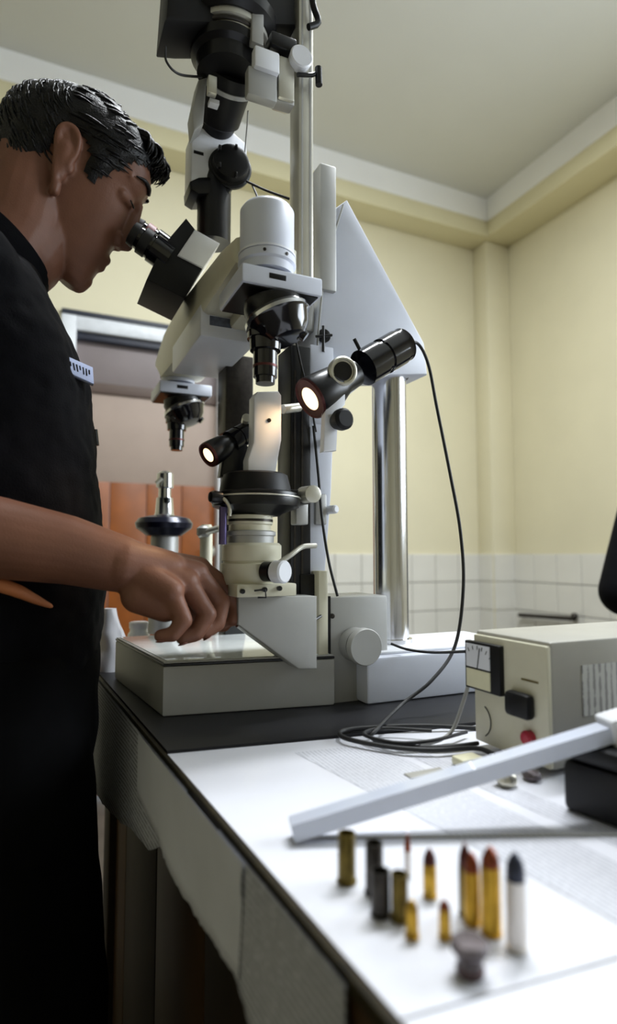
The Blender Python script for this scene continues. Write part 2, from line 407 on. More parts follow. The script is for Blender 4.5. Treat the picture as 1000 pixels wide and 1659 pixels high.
flat_sheet('printed_sheet', pxz([(640, 1215), (668, 1212), (1010, 1345), (1010, 1375), (900, 1330)]), .8, .8003, 'paper_print', 'narrow strip of printed paper beside the power supply', 'paper')
# papers hanging over the left edge
def edge_pt(px, py, off=.006):
    r = FW + RT*((px-500)/FPX) - UP*((py-829.5)/FPX)
    n = Vector((1, .0541, 0)); t = (.15855-off*1.0 - n.dot(CAMP))/n.dot(r)
    return CAMP + r*t
def hanging(name, low, m, label, off, amp):
    bm = bmesh.new(); pts = [edge_pt(x, y, off) for x, y in low]
    # resample along the table edge
    ys = [p.y for p in pts]; y0, y1 = max(ys), min(ys); N = 60; A = []; B = []
    K = 8
    grid = []
    for i in range(N+1):
        y = y0+(y1-y0)*i/N; z = pts[-1].z
        for p, q in zip(pts, pts[1:]):
            if p.y >= y >= q.y: f = (p.y-y)/max(1e-6, p.y-q.y); z = p.z+(q.z-p.z)*f; break
        z += .004*noise.noise(Vector((y*90, 1, 0)))
        col = []
        for k in range(K+1):
            zz = .798+(z-.798)*k/K
            wv = amp*(k/K)*(math.sin(y*26+k*.3)*.6+noise.noise(Vector((y*9, zz*9, off*100))))
            col.append(Vector((E(y)-off-abs(wv)*.6+wv*.4, y, zz)))
        grid.append(col)
    F_ = [[bm.verts.new(p) for p in c] for c in grid]; G_ = [[bm.verts.new(p+Vector((.0008, 0, 0))) for p in c] for c in grid]
    for i in range(N):
        for k in range(K):
            bm.faces.new((F_[i][k], F_[i+1][k], F_[i+1][k+1], F_[i][k+1])); bm.faces.new((G_[i][k], G_[i][k+1], G_[i+1][k+1], G_[i+1][k]))
    for i in range(N): bm.faces.new((F_[i][K], F_[i+1][K], G_[i+1][K], G_[i][K]))
    return tag(fin(bm, name, m, None, 3.1), label, 'paper', 'papers hanging over the table edge')
hanging('hanging_sheet', [(112, 1180), (135, 1240), (158, 1290), (180, 1318), (215, 1345), (242, 1378), (262, 1372), (300, 1405)], 'drape_print', 'far printed sheet hanging over the table edge beside the black trousers', .0055, .006)
hanging('hanging_sheet', [(222, 1285), (262, 1370), (285, 1410), (300, 1445), (326, 1500), (342, 1517), (375, 1572), (390, 1592), (392, 1480)], 'drape_paper', 'plain grey sheet with torn lower edge hanging over the table edge', .0075, .006)
hanging('hanging_sheet', [(352, 1480), (385, 1600), (440, 1760), (560, 2100)], 'drape_print', 'nearest printed sheet hanging over the table edge', .0055, .003)

# ================================================================== things on the table
# --- power supply
PX, PY0, PY1, PZ = .428, .415, .518, .921
ps = thing('power_supply', 'beige laboratory power supply box with a dial meter and red button', 'power supply', (.56, .465, .8))
box('case', (PX+.004, PY0, .806), (.72, PY1, PZ), 'enamel_grey', ps, .003)
box('front_panel', (PX, PY0+.001, .807), (PX+.006, PY1-.001, PZ-.004), 'enamel_cream', ps, .0015)
for fx in (PX+.03, .68):
    for fy in (PY0+.02, PY1-.02): lathe('foot', [(0, .008), (.007, .008)], (fx, fy, .8), (0, 0, 1), 'black_rubber', ps, 12)
def fpt(px, py, x=PX): return at(px, py, X=x)
a, b = fpt(760, 1036), fpt(816, 1126)
mt = box('meter', (PX-.006, fpt(817, 1080).y, fpt(817, 1128).z), (PX+.001, fpt(761, 1080).y, fpt(761, 1036).z), 'black_plastic', ps, .001)
mlo = (PX-.0068, fpt(803, 1080).y, fpt(790, 1121, PX-.006).z); mhi = (PX-.0058, fpt(763, 1080).y, fpt(763, 1041, PX-.006).z)
zm = (mlo[2]*.45+mhi[2]*.55)-.004
box('dial', (mlo[0], mlo[1]+.001, zm), (mhi[0], mhi[1]-.001, mhi[2]-.001), 'enamel_white', mt, 0)
box('dial_label', (mlo[0], mlo[1]+.001, mlo[2]+.001), (mhi[0], mhi[1]-.001, zm-.002), 'cream_plastic', mt, 0)
ym = (mlo[1]+mhi[1])/2
tube('needle', [(mlo[0]-.0006, ym, zm), (mlo[0]-.0006, ym-.004, mhi[2]-.004)], .0005, 'black_metal', mt, 6, 0)
for k in range(7):
    aa = math.radians(-42+14*k); c = Vector((mlo[0]-.0003, ym, zm-.008)); L0, L1 = .027, .031
    tube('scale_tick', [c+Vector((0, math.sin(aa)*L0, math.cos(aa)*L0)), c+Vector((0, math.sin(aa)*L1, math.cos(aa)*L1))], .0004, 'black_metal', mt, 4, 0)
kc = fpt(848, 1141)
bm = bmesh.new(); bm_box(bm, (PX-.011, kc.y-.016, kc.z-.012), (PX+.001, kc.y+.016, kc.z+.012), .005)
fin(bm, 'socket_cover', 'black_plastic', ps)
kc = fpt(860, 1195)
lathe('red_button', [(0, .007), (.006, .007), (.008, .005), (.0085, 0)], (PX, kc.y, kc.z), (-1, 0, 0), 'red_plastic', ps, 18)
arc = []
c0 = fpt(778, 1165)
for k in range(9):
    aa = math.radians(-60+20*k*.75); arc.append(Vector((PX-.0006, c0.y-.017*math.cos(aa), c0.z-.017*math.sin(aa))))
tube('printed_arc', arc, .0006, 'black_metal', ps, 5, 2)
box('slot_mark', (PX-.0006, fpt(872, 1090).y, fpt(872, 1105).z), (PX+.001, fpt(845, 1090).y, fpt(845, 1101).z), 'brass_dull', ps, 0)
lp0, lp1 = at(942, 1078, Y=PY0), at(1015, 1150, Y=PY0)
lb = box('rating_plate', (lp0.x, PY0-.0008, lp1.z), (lp1.x+.02, PY0+.001, lp0.z), 'label_print', ps, 0)
# --- black box at the right edge
bb = thing('black_case', 'matte black case with rounded corners in front of the power supply', 'case', (.46, .30, .8))
BM_ = Matrix.Translation((.384, .362, .8)) @ Matrix.Rotation(math.radians(10), 4, 'Z')
bm = bmesh.new(); bm_box(bm, (0, -.19, 0), (.15, 0, .040), .006); bmesh.ops.transform(bm, matrix=BM_, verts=bm.verts[:]); fin(bm, 'case_body', 'black_plastic', bb)
bm = bmesh.new(); bm_box(bm, (.001, -.189, .0403), (.149, -.001, .0545), .005); bmesh.ops.transform(bm, matrix=BM_, verts=bm.verts[:]); fin(bm, 'lid', 'black_plastic', bb)
# --- leaning bar
P0 = at(472, 1344, Z=.8075); P1 = at(1004, 1180, Y=.335); dB = (P1-P0).normalized(); P2 = P0+dB*((P1-P0).length+.07)
br = thing('leaning_bar', 'pale translucent plastic bar leaning from the papers onto the black case', 'bar', (P0.x, P0.y, .8))
up_ = (Vector((0, 0, 1))-dB*dB.z).normalized(); sd = dB.cross(up_)
def bar_pts(p): return [p-up_*.0060-sd*.008, p-up_*.0060+sd*.008, p+up_*.0060+sd*.008, p+up_*.0060-sd*.008]
prism('bar', bar_pts(P0), P2-P0, 'acrylic', br, .0012)
pc = P0+dB*((P1-P0).length-.012)
prism('clamp', [pc-up_*.0095-sd*.011, pc-up_*.0095+sd*.011, pc+up_*.011+sd*.011, pc+up_*.011-sd*.011], dB*.03, 'enamel_white', br, .002)
lathe('clamp_screw', [(0, .005), (.008, .005), (.009, .003), (.0095, 0)], pc+dB*.012+sd*.011*(1 if sd.y < 0 else -1)-up_*.004, sd*(1 if sd.y < 0 else -1), 'aluminium', br, 16)
q0, q1 = at(474, 1357, Z=.8012), at(1004, 1352, Z=.8012)
tag(tube('thin_rod', [q0, q0+(q1-q0)*1.25], .0011, 'aluminium_dull', None, 8, 0), 'thin grey metal rod lying behind the cartridges under the bar', 'rod')
# --- small metal lumps, tags
def lump(name, px, py, rx, ry, rz, m, label, cat, seed):
    c = at(px, py, Z=.801); bm = bmesh.new(); bmesh.ops.create_icosphere(bm, subdivisions=3, radius=1)
    for v in bm.verts:
        k = 1+.28*noise.noise(v.co*1.6+Vector((seed, 0, 0))); v.co = Vector((v.co.x*rx*k, v.co.y*ry*k, max(-.75, v.co.z)*rz*k))
    z0 = min(v.co.z for v in bm.verts)
    bmesh.ops.translate(bm, vec=(c.x, c.y, .8004-z0), verts=bm.verts[:])
    return tag(fin(bm, name, m, None, 3.1), label, cat)
lump('bullet_fragment', 820, 1272, .010, .009, .0075, 'silver_lump', 'crumpled silver bullet fragment just below the power supply', 'bullet', 3)
lump('bullet_fragment', 862, 1262, .008, .009, .005, 'lead', 'small dull bullet fragment at the bottom corner of the power supply', 'bullet', 9)
c = at(758, 1240, Z=.8)
tag(box('plastic_block', (c.x-.013, c.y-.009, .8004), (c.x+.013, c.y+.009, .809), 'cream_plastic', None, .0025), 'small cream plastic block behind the leaning bar beside the cables', 'block')
c = at(690, 1254, Z=.8)
tag(box('paper_tag', (c.x-.02, c.y-.006, .8004), (c.x+.02, c.y+.006, .8016), 'enamel_grey', None, .0004), 'small grey paper tag lying just behind the leaning bar', 'tag')

# --- cartridges
def cartridge(px, pyb, pyt, wpx, case_m, tip_m, label, name='cartridge', case_frac=.68, rim=1.0, neck=1.0, round_tip=False):
    b = at(px, pyb-wpx*.10, Z=.8004); k = dep(b)/FPX; H = (pyb-pyt-wpx*.1)*k; r = wpx/2*k*.95
    t = thing(name, label, 'cartridge', b, 'cartridges standing on the white paper')
    hc = H*case_frac if tip_m else H
    prof = [(0, r*rim*.9), (.0004, r*rim), (.0014, r*rim), (.0017, r*.86), (.0026, r*.86), (.0034, r*.98)]
    if tip_m: prof += [(hc*.9, r*.95), (hc, r*.93*neck)]
    else: prof += [(hc, r*.97), (hc, r*.85), (hc*.35, r*.82), (hc*.35, 0)]
    lathe('case', prof, b, (0, 0, 1), case_m, t, 28)
    if tip_m:
        rb = r*.88*neck; L = H-hc; pr = [(0, rb)]
        for i in range(0, 7):
            f = i/6; pr.append((L*(.12+.88*f), rb*(1-f**(2.2 if not round_tip else 3.0))*1.0 if i < 6 else 0))
        lathe('bullet', pr, b+Vector((0, 0, hc-.0004)), (0, 0, 1), tip_m, t, 28)
    return t
cartridge(562, 1432, 1352, 31, 'brass_dull', None, 'empty olive brass case, leftmost of the standing cartridges', 'empty_case', rim=1.1)
cartridge(607, 1450, 1368, 31, 'nickel_dark', None, 'dark grey empty case behind the two short dark cases', 'empty_case', rim=1.12)
cartridge(617, 1486, 1413, 34, 'nickel_dark', None, 'short blackened empty case in front of the dark grey case', 'empty_case', rim=1.05)
cartridge(648, 1493, 1418, 30, 'brass_dull', None, 'short dark olive empty case just left of the tiny brass cartridge', 'empty_case', rim=1.12)
cartridge(668, 1520, 1458, 23, 'brass', 'brass', 'tiny pale brass cartridge touching the short olive case', case_frac=.72, rim=1.1)
cartridge(661, 1418, 1349, 13, 'nickel_bright', 'copper', 'thin silver cartridge with copper tip touching the line of the rod', case_frac=.55)
cartridge(697, 1455, 1374, 24, 'brass', 'copper_dark', 'short brass cartridge with dark tip standing alone in the middle', case_frac=.66)
cartridge(721, 1521, 1458, 21, 'brass', 'copper', 'tiny brass cartridge with copper tip behind the lead slug', case_frac=.74, rim=1.1)
cartridge(755, 1484, 1366, 24, 'brass_dull', 'copper_dark', 'tall dark cartridge half hidden behind a brass one', case_frac=.66)
cartridge(766, 1499, 1382, 29, 'brass', 'copper', 'tall brass cartridge with copper tip left of the tallest one', case_frac=.72)
cartridge(797, 1516, 1373, 35, 'brass', 'copper', 'tallest brass cartridge with copper tip beside the silver one', case_frac=.76, rim=1.02)
cartridge(838, 1541, 1383, 36, 'nickel_bright', 'lead_blue', 'silver cartridge with dark blue tip, rightmost of the row', case_frac=.70, rim=1.02, round_tip=True)
b = at(762, 1578, Z=.8004); k = dep(b)/FPX
t = thing('lead_slug', 'grey lead slug with flared flat head, nearest on the paper', 'slug', b)
lathe('slug_body', [(0, 21*k), (.001, 23*k), (14*k, 21*k), (24*k, 20*k), (34*k, 26*k), (40*k, 31*k), (48*k, 31*k), (51*k, 28*k)], b, (0, 0, 1), 'lead', t, 32)
lathe('slug_cap', [(-.0005, 28*k), (.0004, 26*k), (.0009, 12*k), (.001, 0)], b+Vector((0, 0, 51*k)), (0, 0, 1), 'lead', t, 32)
lathe('slug_groove', [(0, 22.6*k), (2*k, 23.4*k), (4*k, 22.4*k)], b+Vector((0, 0, 8*k)), (0, 0, 1), 'copper_dark', t, 32)

# --- white clutter behind the microscope base
c = at(190, 1088, Z=.803)
t = thing('crumpled_tissue', 'crumpled white tissue standing behind the microscope base', 'tissue', (c.x, c.y+.03, .803))
bm = bmesh.new(); rings = []
for i in range(9):
    f = i/8; z = .803+.105*f; rr = .034*(1-f*.72)
    rings.append([Vector((c.x+rr*(1+.3*noise.noise(Vector((math.cos(a_)*1.5, math.sin(a_)*1.5, f*4))))*math.cos(a_)-.012*f, c.y+.03+rr*(1+.3*noise.noise(Vector((math.cos(a_)*1.5, math.sin(a_)*1.5+5, f*4))))*math.sin(a_), z)) for a_ in [2*math.pi*j/24 for j in range(24)]])
bm_loft(bm, rings); fin(bm, 'tissue_cone', 'paper', t, 0.7)
c = at(160, 1078, Z=.803)
t = thing('small_carton', 'small white carton on the far left corner of the table', 'carton', (c.x+.01, c.y+.08, .803))
box('carton_body', (c.x-.012, c.y+.055, .803), (c.x+.022, c.y+.105, .825), 'enamel_white', t, .001)
box('carton_lid', (c.x-.013, c.y+.054, .825), (c.x+.023, c.y+.106, .832), 'paper', t, .001)
c = at(224, 1064, Z=.803)
t = thing('glass_jar', 'small pale glass jar behind the microscope base beside the tissue', 'jar', (c.x, c.y, .803))
lathe('jar_body', [(0, .018), (.002, .021), (.044, .021), (.050, .017), (.056, .017)], (c.x, c.y, .803), (0, 0, 1), 'clear_pane', t, 24)
lathe('jar_lid', [(0, .0185), (.010, .0185), (.012, .016), (.012, 0)], (c.x, c.y, .859), (0, 0, 1), 'enamel_white', t, 24)

# ================================================================== comparison microscope
ZT = .803
ms = thing('comparison_microscope', 'large grey comparison microscope with chrome column and twin objectives on the table', 'microscope', (.40, .85, ZT))
# front light base with glass plate
A0 = Vector((.147, .757, 0)); A1 = Vector((.365, .722, 0)); A2 = Vector((.365, 1.02, 0)); A3 = Vector((.121, 1.02, 0))
bs = prism('base', [Vector((p.x, p.y, ZT)) for p in (A0, A1, A2, A3)], (0, 0, .061), 'mat_grey', ms, .003)
def inset(k):
    c = (A0+A1+A2+A3)/4
    return [p+(c-p).normalized()*k for p in (A0, A1, A2, A3)]
prism('base_rim', [Vector((p.x, p.y, ZT+.061)) for p in inset(-.0005)], (0, 0, .003), 'black_metal', bs, .0006)
prism('base_lip', [Vector((p.x, p.y, ZT+.064)) for p in inset(.0015)], (0, 0, .002), 'mat_grey', bs, .0005)
prism('base_glass', [Vector((p.x, p.y, ZT+.0655)) for p in inset(.008)], (0, 0, .0015), 'clear_pane', bs, .0003)
# rear foot carrying the chrome column
colp = at(632, 800, Y=.80); cx_, cy_ = colp.x, .80
rb = box('column_foot', (.405, .705, ZT), (.70, .87, .864), 'enamel_blue', ms, .004)
box('foot_plate', (.42, .72, .864), (.69, .86, .868), 'enamel_white', rb, .0015)
ztop = at(632, 606, Y=.80).z; rc = 28*dep(colp)/FPX
cl = lathe('column', [(0, rc*1.18), (.006, rc*1.18), (.006, rc), (ztop-.868, rc)], (cx_, cy_, .868), (0, 0, 1), 'chrome', ms, 48)
lathe('column_collar', [(0, rc*1.03), (0, rc*1.14), (.008, rc*1.14), (.008, rc*1.03)], (cx_, cy_, ztop-.008), (0, 0, 1), 'black_metal', cl, 40)
# triangular gusset arm
gs = pp('gusset_plate', [(506, 690), (508, 560), (530, 420), (545, 336), (563, 323), (688, 556), (693, 607), (606, 607), (566, 640), (540, 690)], .765, .07, 'enamel_blue', ms, .003)
tube('gusset_cable', [at(x, y, Y=.762) for x, y in ((514, 590), (516, 540), (524, 460), (536, 400), (556, 332))], .0016, 'cable_grey', gs, 6)
lathe('gusset_screw', [(0, .010), (.004, .010), (.004, .004), (.012, .004), (.013, 0)], at(524, 545, Y=.765), (0, -1, 0), 'black_metal', gs, 16)
tube('gusset_lever', [at(512, 545, Y=.752), at(538, 543, Y=.752)], .002, 'black_metal', gs, 8, 0)
tube('gusset_stop', [at(524, 528, Y=.752), at(524, 570, Y=.752)], .0022, 'black_metal', gs, 8, 0)
# vertical posts
po = pbox('camera_post', 484, -60, 509, 480, .735, .035, 'aluminium', ms, .004)
for xx in (490, 503): pbox('post_groove', xx-1.4, -50, xx+1.4, 480, .7345, .0015, 'aluminium_dull', po, 0)
pbox('side_post', 519, 266, 546, 470, .757, .03, 'aluminium_dull', ms, .003)
pbox('guide_plate', 503, 560, 541, 690, .752, .02, 'enamel_blue', ms, .002)
gp = pp('lower_guide_plate', [(503, 680), (541, 690), (537, 800), (527, 930), (499, 930)], .752, .02, 'enamel_blue', ms, .002)
dr = pbox('dovetail_rail', 471, 560, 504, 965, .745, .05, 'black_metal', ms, .002)
for xx in (478, 490): pbox('rail_edge', xx-1.5, 600, xx+1.5, 960, .744, .002, 'nickel_dark', dr, 0)
pbox('lower_rail', 487, 930, 520, 975, .742, .04, 'black_metal', ms, .002)
# focusing block with the big knob
pbox('slide_strip', 517, 925, 532, 1122, .728, .05, 'enamel_cream', ms, .0012)
kb = pbox('focus_block', 534, 966, 629, 1140, .733, .09, 'mat_grey', ms, .003)
pbox('block_slot', 529, 966, 536, 1120, .7315, .02, 'black_metal', kb, 0)
pbox('block_foot', 598, 1140, 634, 1172, .735, .07, 'mat_grey', ms, .002)
kp = at(573, 1043, Y=.733); kk = dep(kp)/FPX
kn = lathe('focus_knob', [(0, 27*kk), (.020, 27*kk), (.022, 25*kk), (.024, 25*kk), (.025, 29*kk), (.034, 29*kk), (.036, 27.5*kk), (.036, 0)], kp, (0, -1, 0), 'mat_grey', ms, 40)
lathe('knob_groove', [(0, 26.4*kk), (0, 26.9*kk), (.003, 26.9*kk), (.003, 26.4*kk)], kp-Vector((0, .0205, 0)), (0, -1, 0), 'black_metal', kn, 40)
lathe('block_screw', [(0, .0035), (.002, .0035), (.003, 0)], at(538, 998, Y=.733), (0, -1, 0), 'nickel_dark', kb, 10)
lathe('small_lever', [(0, .002), (.02, .002), (.021, 0)], at(520, 998, Y=.728), (-1, -.6, -.3), 'black_metal', ms, 10)
# stage bracket
pp('stage_bracket', [(386, 966), (514, 966), (514, 1084), (484, 1084), (386, 1012)], .70, .045, 'mat_grey', ms, .002)
sp_ = pbox('stage_foot', 384, 946, 481, 967, .672, .075, 'enamel_cream', ms, .002)
for xx, yy in ((392, 958), (428, 955), (452, 953)): lathe('foot_screw', [(0, .003), (.004, .003), (.0045, 0)], at(xx, yy, Y=.672), (0, -1, 0), 'black_metal', sp_, 10)
tube('foot_hook', [at(412, 957, Y=.668), at(430, 955, Y=.664), at(431, 968, Y=.664), at(418, 968, Y=.664)], .0012, 'black_metal', sp_, 6, 0)
# stage stack
SY = .715
vl('stage_drum', 408, SY, [(880, 44), (884, 48), (908, 48), (909, 46.5), (912, 46.5), (913, 50), (938, 50), (946, 47)], 'enamel_cream', ms)
vl('stage_ring', 406, SY, [(860, 36), (862, 41), (868, 41), (869, 38), (880, 38)], 'aluminium_dull', ms)
ring2 = vl('stage_neck', 405, SY, [(834, 30), (836, 37), (850, 37), (851, 34), (860, 34)], 'enamel_cream', ms)
vl('neck_groove', 405, SY, [(842, 37.4), (846, 37.4)], 'nickel_dark', ring2)
dk = vl('stage_disc', 415, SY, [(798, 60), (801, 70), (812, 72), (822, 70), (832, 44), (836, 38)], 'black_metal', ms, 48)
vl('disc_scale', 415, SY, [(806, 72), (806.6, 72.9), (808, 72.9), (808.6, 72)], 'aluminium', dk, 48)
vl('stage_table', 414, SY, [(768, 46), (771, 52), (790, 57), (798, 58)], 'black_plastic', ms, 40)
pbox('stage_arm', 455, 793, 502, 816, .70, .045, 'black_metal', ms, .002)
lathe('arm_bolt', [(0, .011), (.03, .011), (.031, .008)], at(492, 802, Y=.705), (0, -1, -.05), 'aluminium', ms, 18)
pbox('arm_bracket', 480, 815, 500, 850, .715, .02, 'aluminium_dull', ms, .002)
# clamp knob and lever of the drum
k0 = at(430, 926, Y=.675)
dkn = lathe('drum_knob', [(0, .012), (.012, .012), (.012, .009), (.016, .009)], k0, (.55, -1, 0), 'black_metal', ms, 24)
k1 = k0+Vector((.55, -1, 0)).normalized()*.015
lathe('knob_cap', [(0, .012), (.001, .0135), (.014, .0135), (.016, .0115), (.016, 0)], k1, (.55, -1, 0), 'enamel_white', dkn, 28)
tube('drum_lever', [at(446, 916, Y=.66), at(470, 900, Y=.66), at(490, 886, Y=.665), at(512, 884, Y=.668)], .0032, 'aluminium', ms, 8)
lathe('purple_rod', [(0, .005), (.045, .005)], at(361, 882, Y=.70), (0, 0, 1), 'purple_metal', ms, 14)
st = tube('stage_clip', [at(345, 812, Y=.69), at(362, 808, Y=.685), at(372, 822, Y=.68), at(372, 836, Y=.68)], .0022, 'aluminium', ms, 8)
lathe('clip_knob', [(0, .007), (.010, .008), (.014, .006), (.015, 0)], at(358, 806, Y=.69), (-1, -.2, 0), 'black_metal', ms, 16)
# white lamp arm above the stage
wa = pp('stage_pillar', [(412, 642), (418, 634), (452, 633), (457, 640), (457, 712), (447, 768), (402, 768), (402, 744), (411, 716)], .69, .022, 'enamel_white', ms, .003)
lathe('pillar_screw', [(0, .0026), (.001, .0026), (.0012, 0)], at(436, 681, Y=.69), (0, -1, 0), 'black_metal', wa, 12)
tube('pillar_pin', [at(458, 663, Y=.70), at(484, 660, Y=.72)], .006, 'aluminium', wa, 12, 0)
# guide rod clamps on the light strip
lathe('guide_screw', [(0, .006), (.014, .006), (.016, .004), (.016, 0)], at(533, 826, Y=.752), (.3, -1, 0), 'enamel_white', ms, 14)
pbox('guide_clamp', 512, 800, 530, 850, .745, .012, 'aluminium_dull', ms, .002)

# bridge between both units
XA, Y1_, Y2_ = .247, .66, 1.16
bg = prism('bridge', [(.207, y, z) for y, z in ((.672, 1.352), (.672, 1.388), (.737, 1.402), (.82, 1.411), (.99, 1.430), (1.12, 1.426), (1.20, 1.402), (1.225, 1.385), (1.20, 1.372), (1.16, 1.345), (1.04, 1.340), (.84, 1.350))], (.085, 0, 0), 'enamel_cream', ms, .010)
cb = box('bridge_box', (.2055, .832, 1.317), (.292, 1.03, 1.366), 'enamel_white', ms, .004)
pbox('bridge_label', 340, 514, 376, 529, .8312, .003, 'grey_label', cb, .0006)
box('bridge_cover', (.25, .72, 1.335), (.31, 1.0, 1.38), 'enamel_cream', ms, .006)
# the upright link from bridge to gusset
box('bridge_mount', (.29, .77, 1.325), (.36, .86, 1.37), 'aluminium_dull', ms, .004)
pbox('rear_rail', 366, 575, 411, 700, .95, .05, 'nickel_dark', ms, .003)
pbox('rear_rail_lower', 366, 700, 400, 1030, .97, .04, 'black_metal', ms, .003)

def unit(Y, full):
    """one optical unit: turned cap, slide plate, revolving nosepiece, objective"""
    k = dep((XA, Y1_, 1.33))/FPX
    zp = 1.3305
    u = []
    c = lathe('unit_cap', [(0, 0), (0, 30*k), (.0035, 39*k), (.009, 44*k), (.067, 44*k), (.067, 46*k), (.076, 47*k), (.078, 43*k), (.088, 43*k)], (XA-.003, Y, 1.425), (0, 0, -1), 'enamel_blue', ms, 48)
    lathe('cap_ring', [(0, 44*k), (0, 46.4*k), (.0025, 46.4*k), (.0025, 44*k)], (XA-.003, Y, 1.362), (0, 0, -1), 'enamel_white', c, 48)
    for a_ in (-2.0, -1.2): lathe('cap_screw', [(0, .002), (.0012, .002), (.0015, 0)], (XA-.003+46.5*k*math.cos(a_), Y+46.5*k*math.sin(a_), 1.353), (math.cos(a_), math.sin(a_), 0), 'nickel_dark', c, 8)
    p = box('slide_plate', (.203, Y-.03, 1.3115), (.305, Y+.065, 1.334), 'enamel_blue', ms, .003)
    box('plate_slot', (.236, Y-.0306, 1.321), (.257, Y-.0285, 1.3275), 'black_metal', p, .0004)
    box('plate_recess', (.206, Y-.026, 1.3100), (.300, Y+.06, 1.3122), 'black_metal', p, 0)
    n = lathe('nosepiece', [(0, .030), (.004, .036), (.016, .037), (.022, .034)], (.253, Y+.002, 1.3105), (.10, -.05, -1), 'black_metal', ms, 40)
    a_ = Vector((.32, -.12, -1)).normalized()
    tur = lathe('turret', [(0, .039), (.004, .0405), (.008, .0405), (.010, .038), (.024, .033), (.034, .024), (.037, 0)], (.255, Y-.002, 1.291), (.35, -.2, -1), 'black_gloss', ms, 40)
    lathe('turret_band', [(0, .0403), (0, .0412), (.0045, .0412), (.0045, .0403)], Vector((.255, Y-.002, 1.291))+Vector((.35, -.2, -1)).normalized()*.0035, (.35, -.2, -1), 'chrome', tur, 48)
    o = lathe('objective', [(0, .022), (.012, .022), (.0125, .0195), (.026, .0185), (.0265, .0145), (.058, .0145), (.058, .012), (.066, .0115), (.066, 0)], (.244, Y+.004, 1.272), (0, 0, -1), 'black_gloss', ms, 32)
    lathe('objective_ring', [(0, .0145), (0, .0150), (.003, .0150), (.003, .0145)], (.244, Y+.004, 1.272-.044), (0, 0, -1), 'copper_dark', o, 32)
    for s_, az in ((.022, 2.2), (.022, .2)):
        q = Vector((.255, Y-.002, 1.279))+Vector((math.cos(az)*.02, -abs(math.sin(az))*.012+.0, 0))
        lathe('spare_objective', [(0, .009), (.016, .009), (.017, .007), (.022, .006), (.022, 0)], q, (math.cos(az)*.7, -.25, -.55), 'black_gloss', tur, 20)
unit(Y1_, True); unit(Y2_, False)

# eyepiece head
YE = .858
eh = pp('eyepiece_head', [(238, 452), (262, 400), (302, 353), (317, 372), (289, 413), (329, 434), (299, 483)], YE, .095, 'black_plastic', ms, .002)
pp('prism_cover', [(316, 371), (357, 394), (330, 434), (288, 413)], YE-.004, .10, 'enamel_white', ms, .002)
ed = (at(262, 408, Y=.87)-at(212, 372, Y=.87)).normalized()
for yy, dx, dy in ((.872, 0, 0), (.936, 4, -7)):
    e0 = at(216+dx, 379+dy, Y=yy); k = dep(e0)/FPX; L_ = (at(262+dx, 413+dy, Y=yy)-e0).length+.012
    e = lathe('eyepiece_tube', [(0, 14*k), (.001, 18*k), (.012, 19*k), (.013, 21*k), (.030, 21*k), (.031, 24*k), (L_, 24*k)], e0, ed, 'black_gloss', ms, 32)
    lathe('eyecup', [(-.004, 15*k), (-.003, 19*k), (.006, 20.5*k), (.008, 18*k)], e0, ed, 'black_rubber', e, 28)
    lathe('eyecup_band', [(.013, 21.2*k), (.0135, 22.6*k), (.026, 22.6*k), (.0265, 21.2*k)], e0, ed, 'red_rubber' if yy > .9 else 'black_rubber', e, 28)
# photo tube on top of the head
vl('photo_tube', 347, .885, [(283, 24), (300, 27), (384, 27), (396, 27)], 'black_metal', ms)
ad = pp('tube_elbow', [(311, 215), (322, 206), (372, 208), (400, 232), (402, 262), (352, 300), (320, 312), (309, 300)], .865, .045, 'enamel_white', ms, .004)
pbox('elbow_mark', 314, 245, 330, 250, .8645, .002, 'black_metal', ad, 0)
pp('tube_lower_ring', [(309, 292), (322, 286), (375, 284), (378, 305), (372, 312), (322, 314), (310, 306)], .862, .05, 'black_metal', ms, .004)
kp = at(372, 275, Y=.865); kk = dep(kp)/FPX
kn = lathe('shutter_knob', [(0, 34*kk), (.006, 35*kk), (.008, 32*kk), (.010, 32*kk), (.011, 29*kk), (.022, 28*kk), (.024, 24*kk), (.024, 0)], kp, (-.15, -1, 0), 'black_plastic', ms, 36)
for i in range(5):
    a_ = 2*math.pi*i/5; box('knob_rib', (kp.x-.004+24*kk*math.cos(a_)-.002, kp.y-.0265, kp.z+24*kk*math.sin(a_)-.004), (kp.x-.004+24*kk*math.cos(a_)+.002, kp.y-.02, kp.z+24*kk*math.sin(a_)+.004), 'black_metal', kn, .0008)

# rear specimen stage
SY2 = 1.18
vl('rear_stage_disc', 266, SY2, [(836, 24), (840, 40), (848, 46), (856, 44), (868, 28)], 'dark_blue_metal', ms, 36)
vl('rear_stage_base', 266, SY2, [(866, 20), (870, 22), (930, 22), (1025, 24)], 'aluminium_dull', ms, 30)
rs = vl('rear_specimen_holder', 267, SY2, [(764, 8), (768, 13), (790, 14), (792, 10), (806, 10), (807, 13), (832, 15), (836, 17)], 'chrome', ms, 24)
tube('holder_pin', [at(253, 783, Y=SY2-.02), at(262, 775, Y=SY2-.02)], .004, 'aluminium', rs, 8, 0)
vl('holder_clamp', 270, SY2-.012, [(806, 4), (807, 6), (815, 6), (816, 4)], 'black_metal', rs, 14)
ra = vl('rear_pillar', 334, 1.05, [(850, 8), (855, 10), (1010, 10)], 'enamel_cream', ms, 18)
tube('rear_arm', [at(322, 868, Y=1.04), at(340, 860, Y=1.03), at(356, 856, Y=1.02)], .006, 'aluminium', ms, 10, 0)
vl('rear_knob', 330, 1.04, [(852, 6), (856, 11), (866, 11), (870, 7)], 'aluminium_dull', ms, 18)

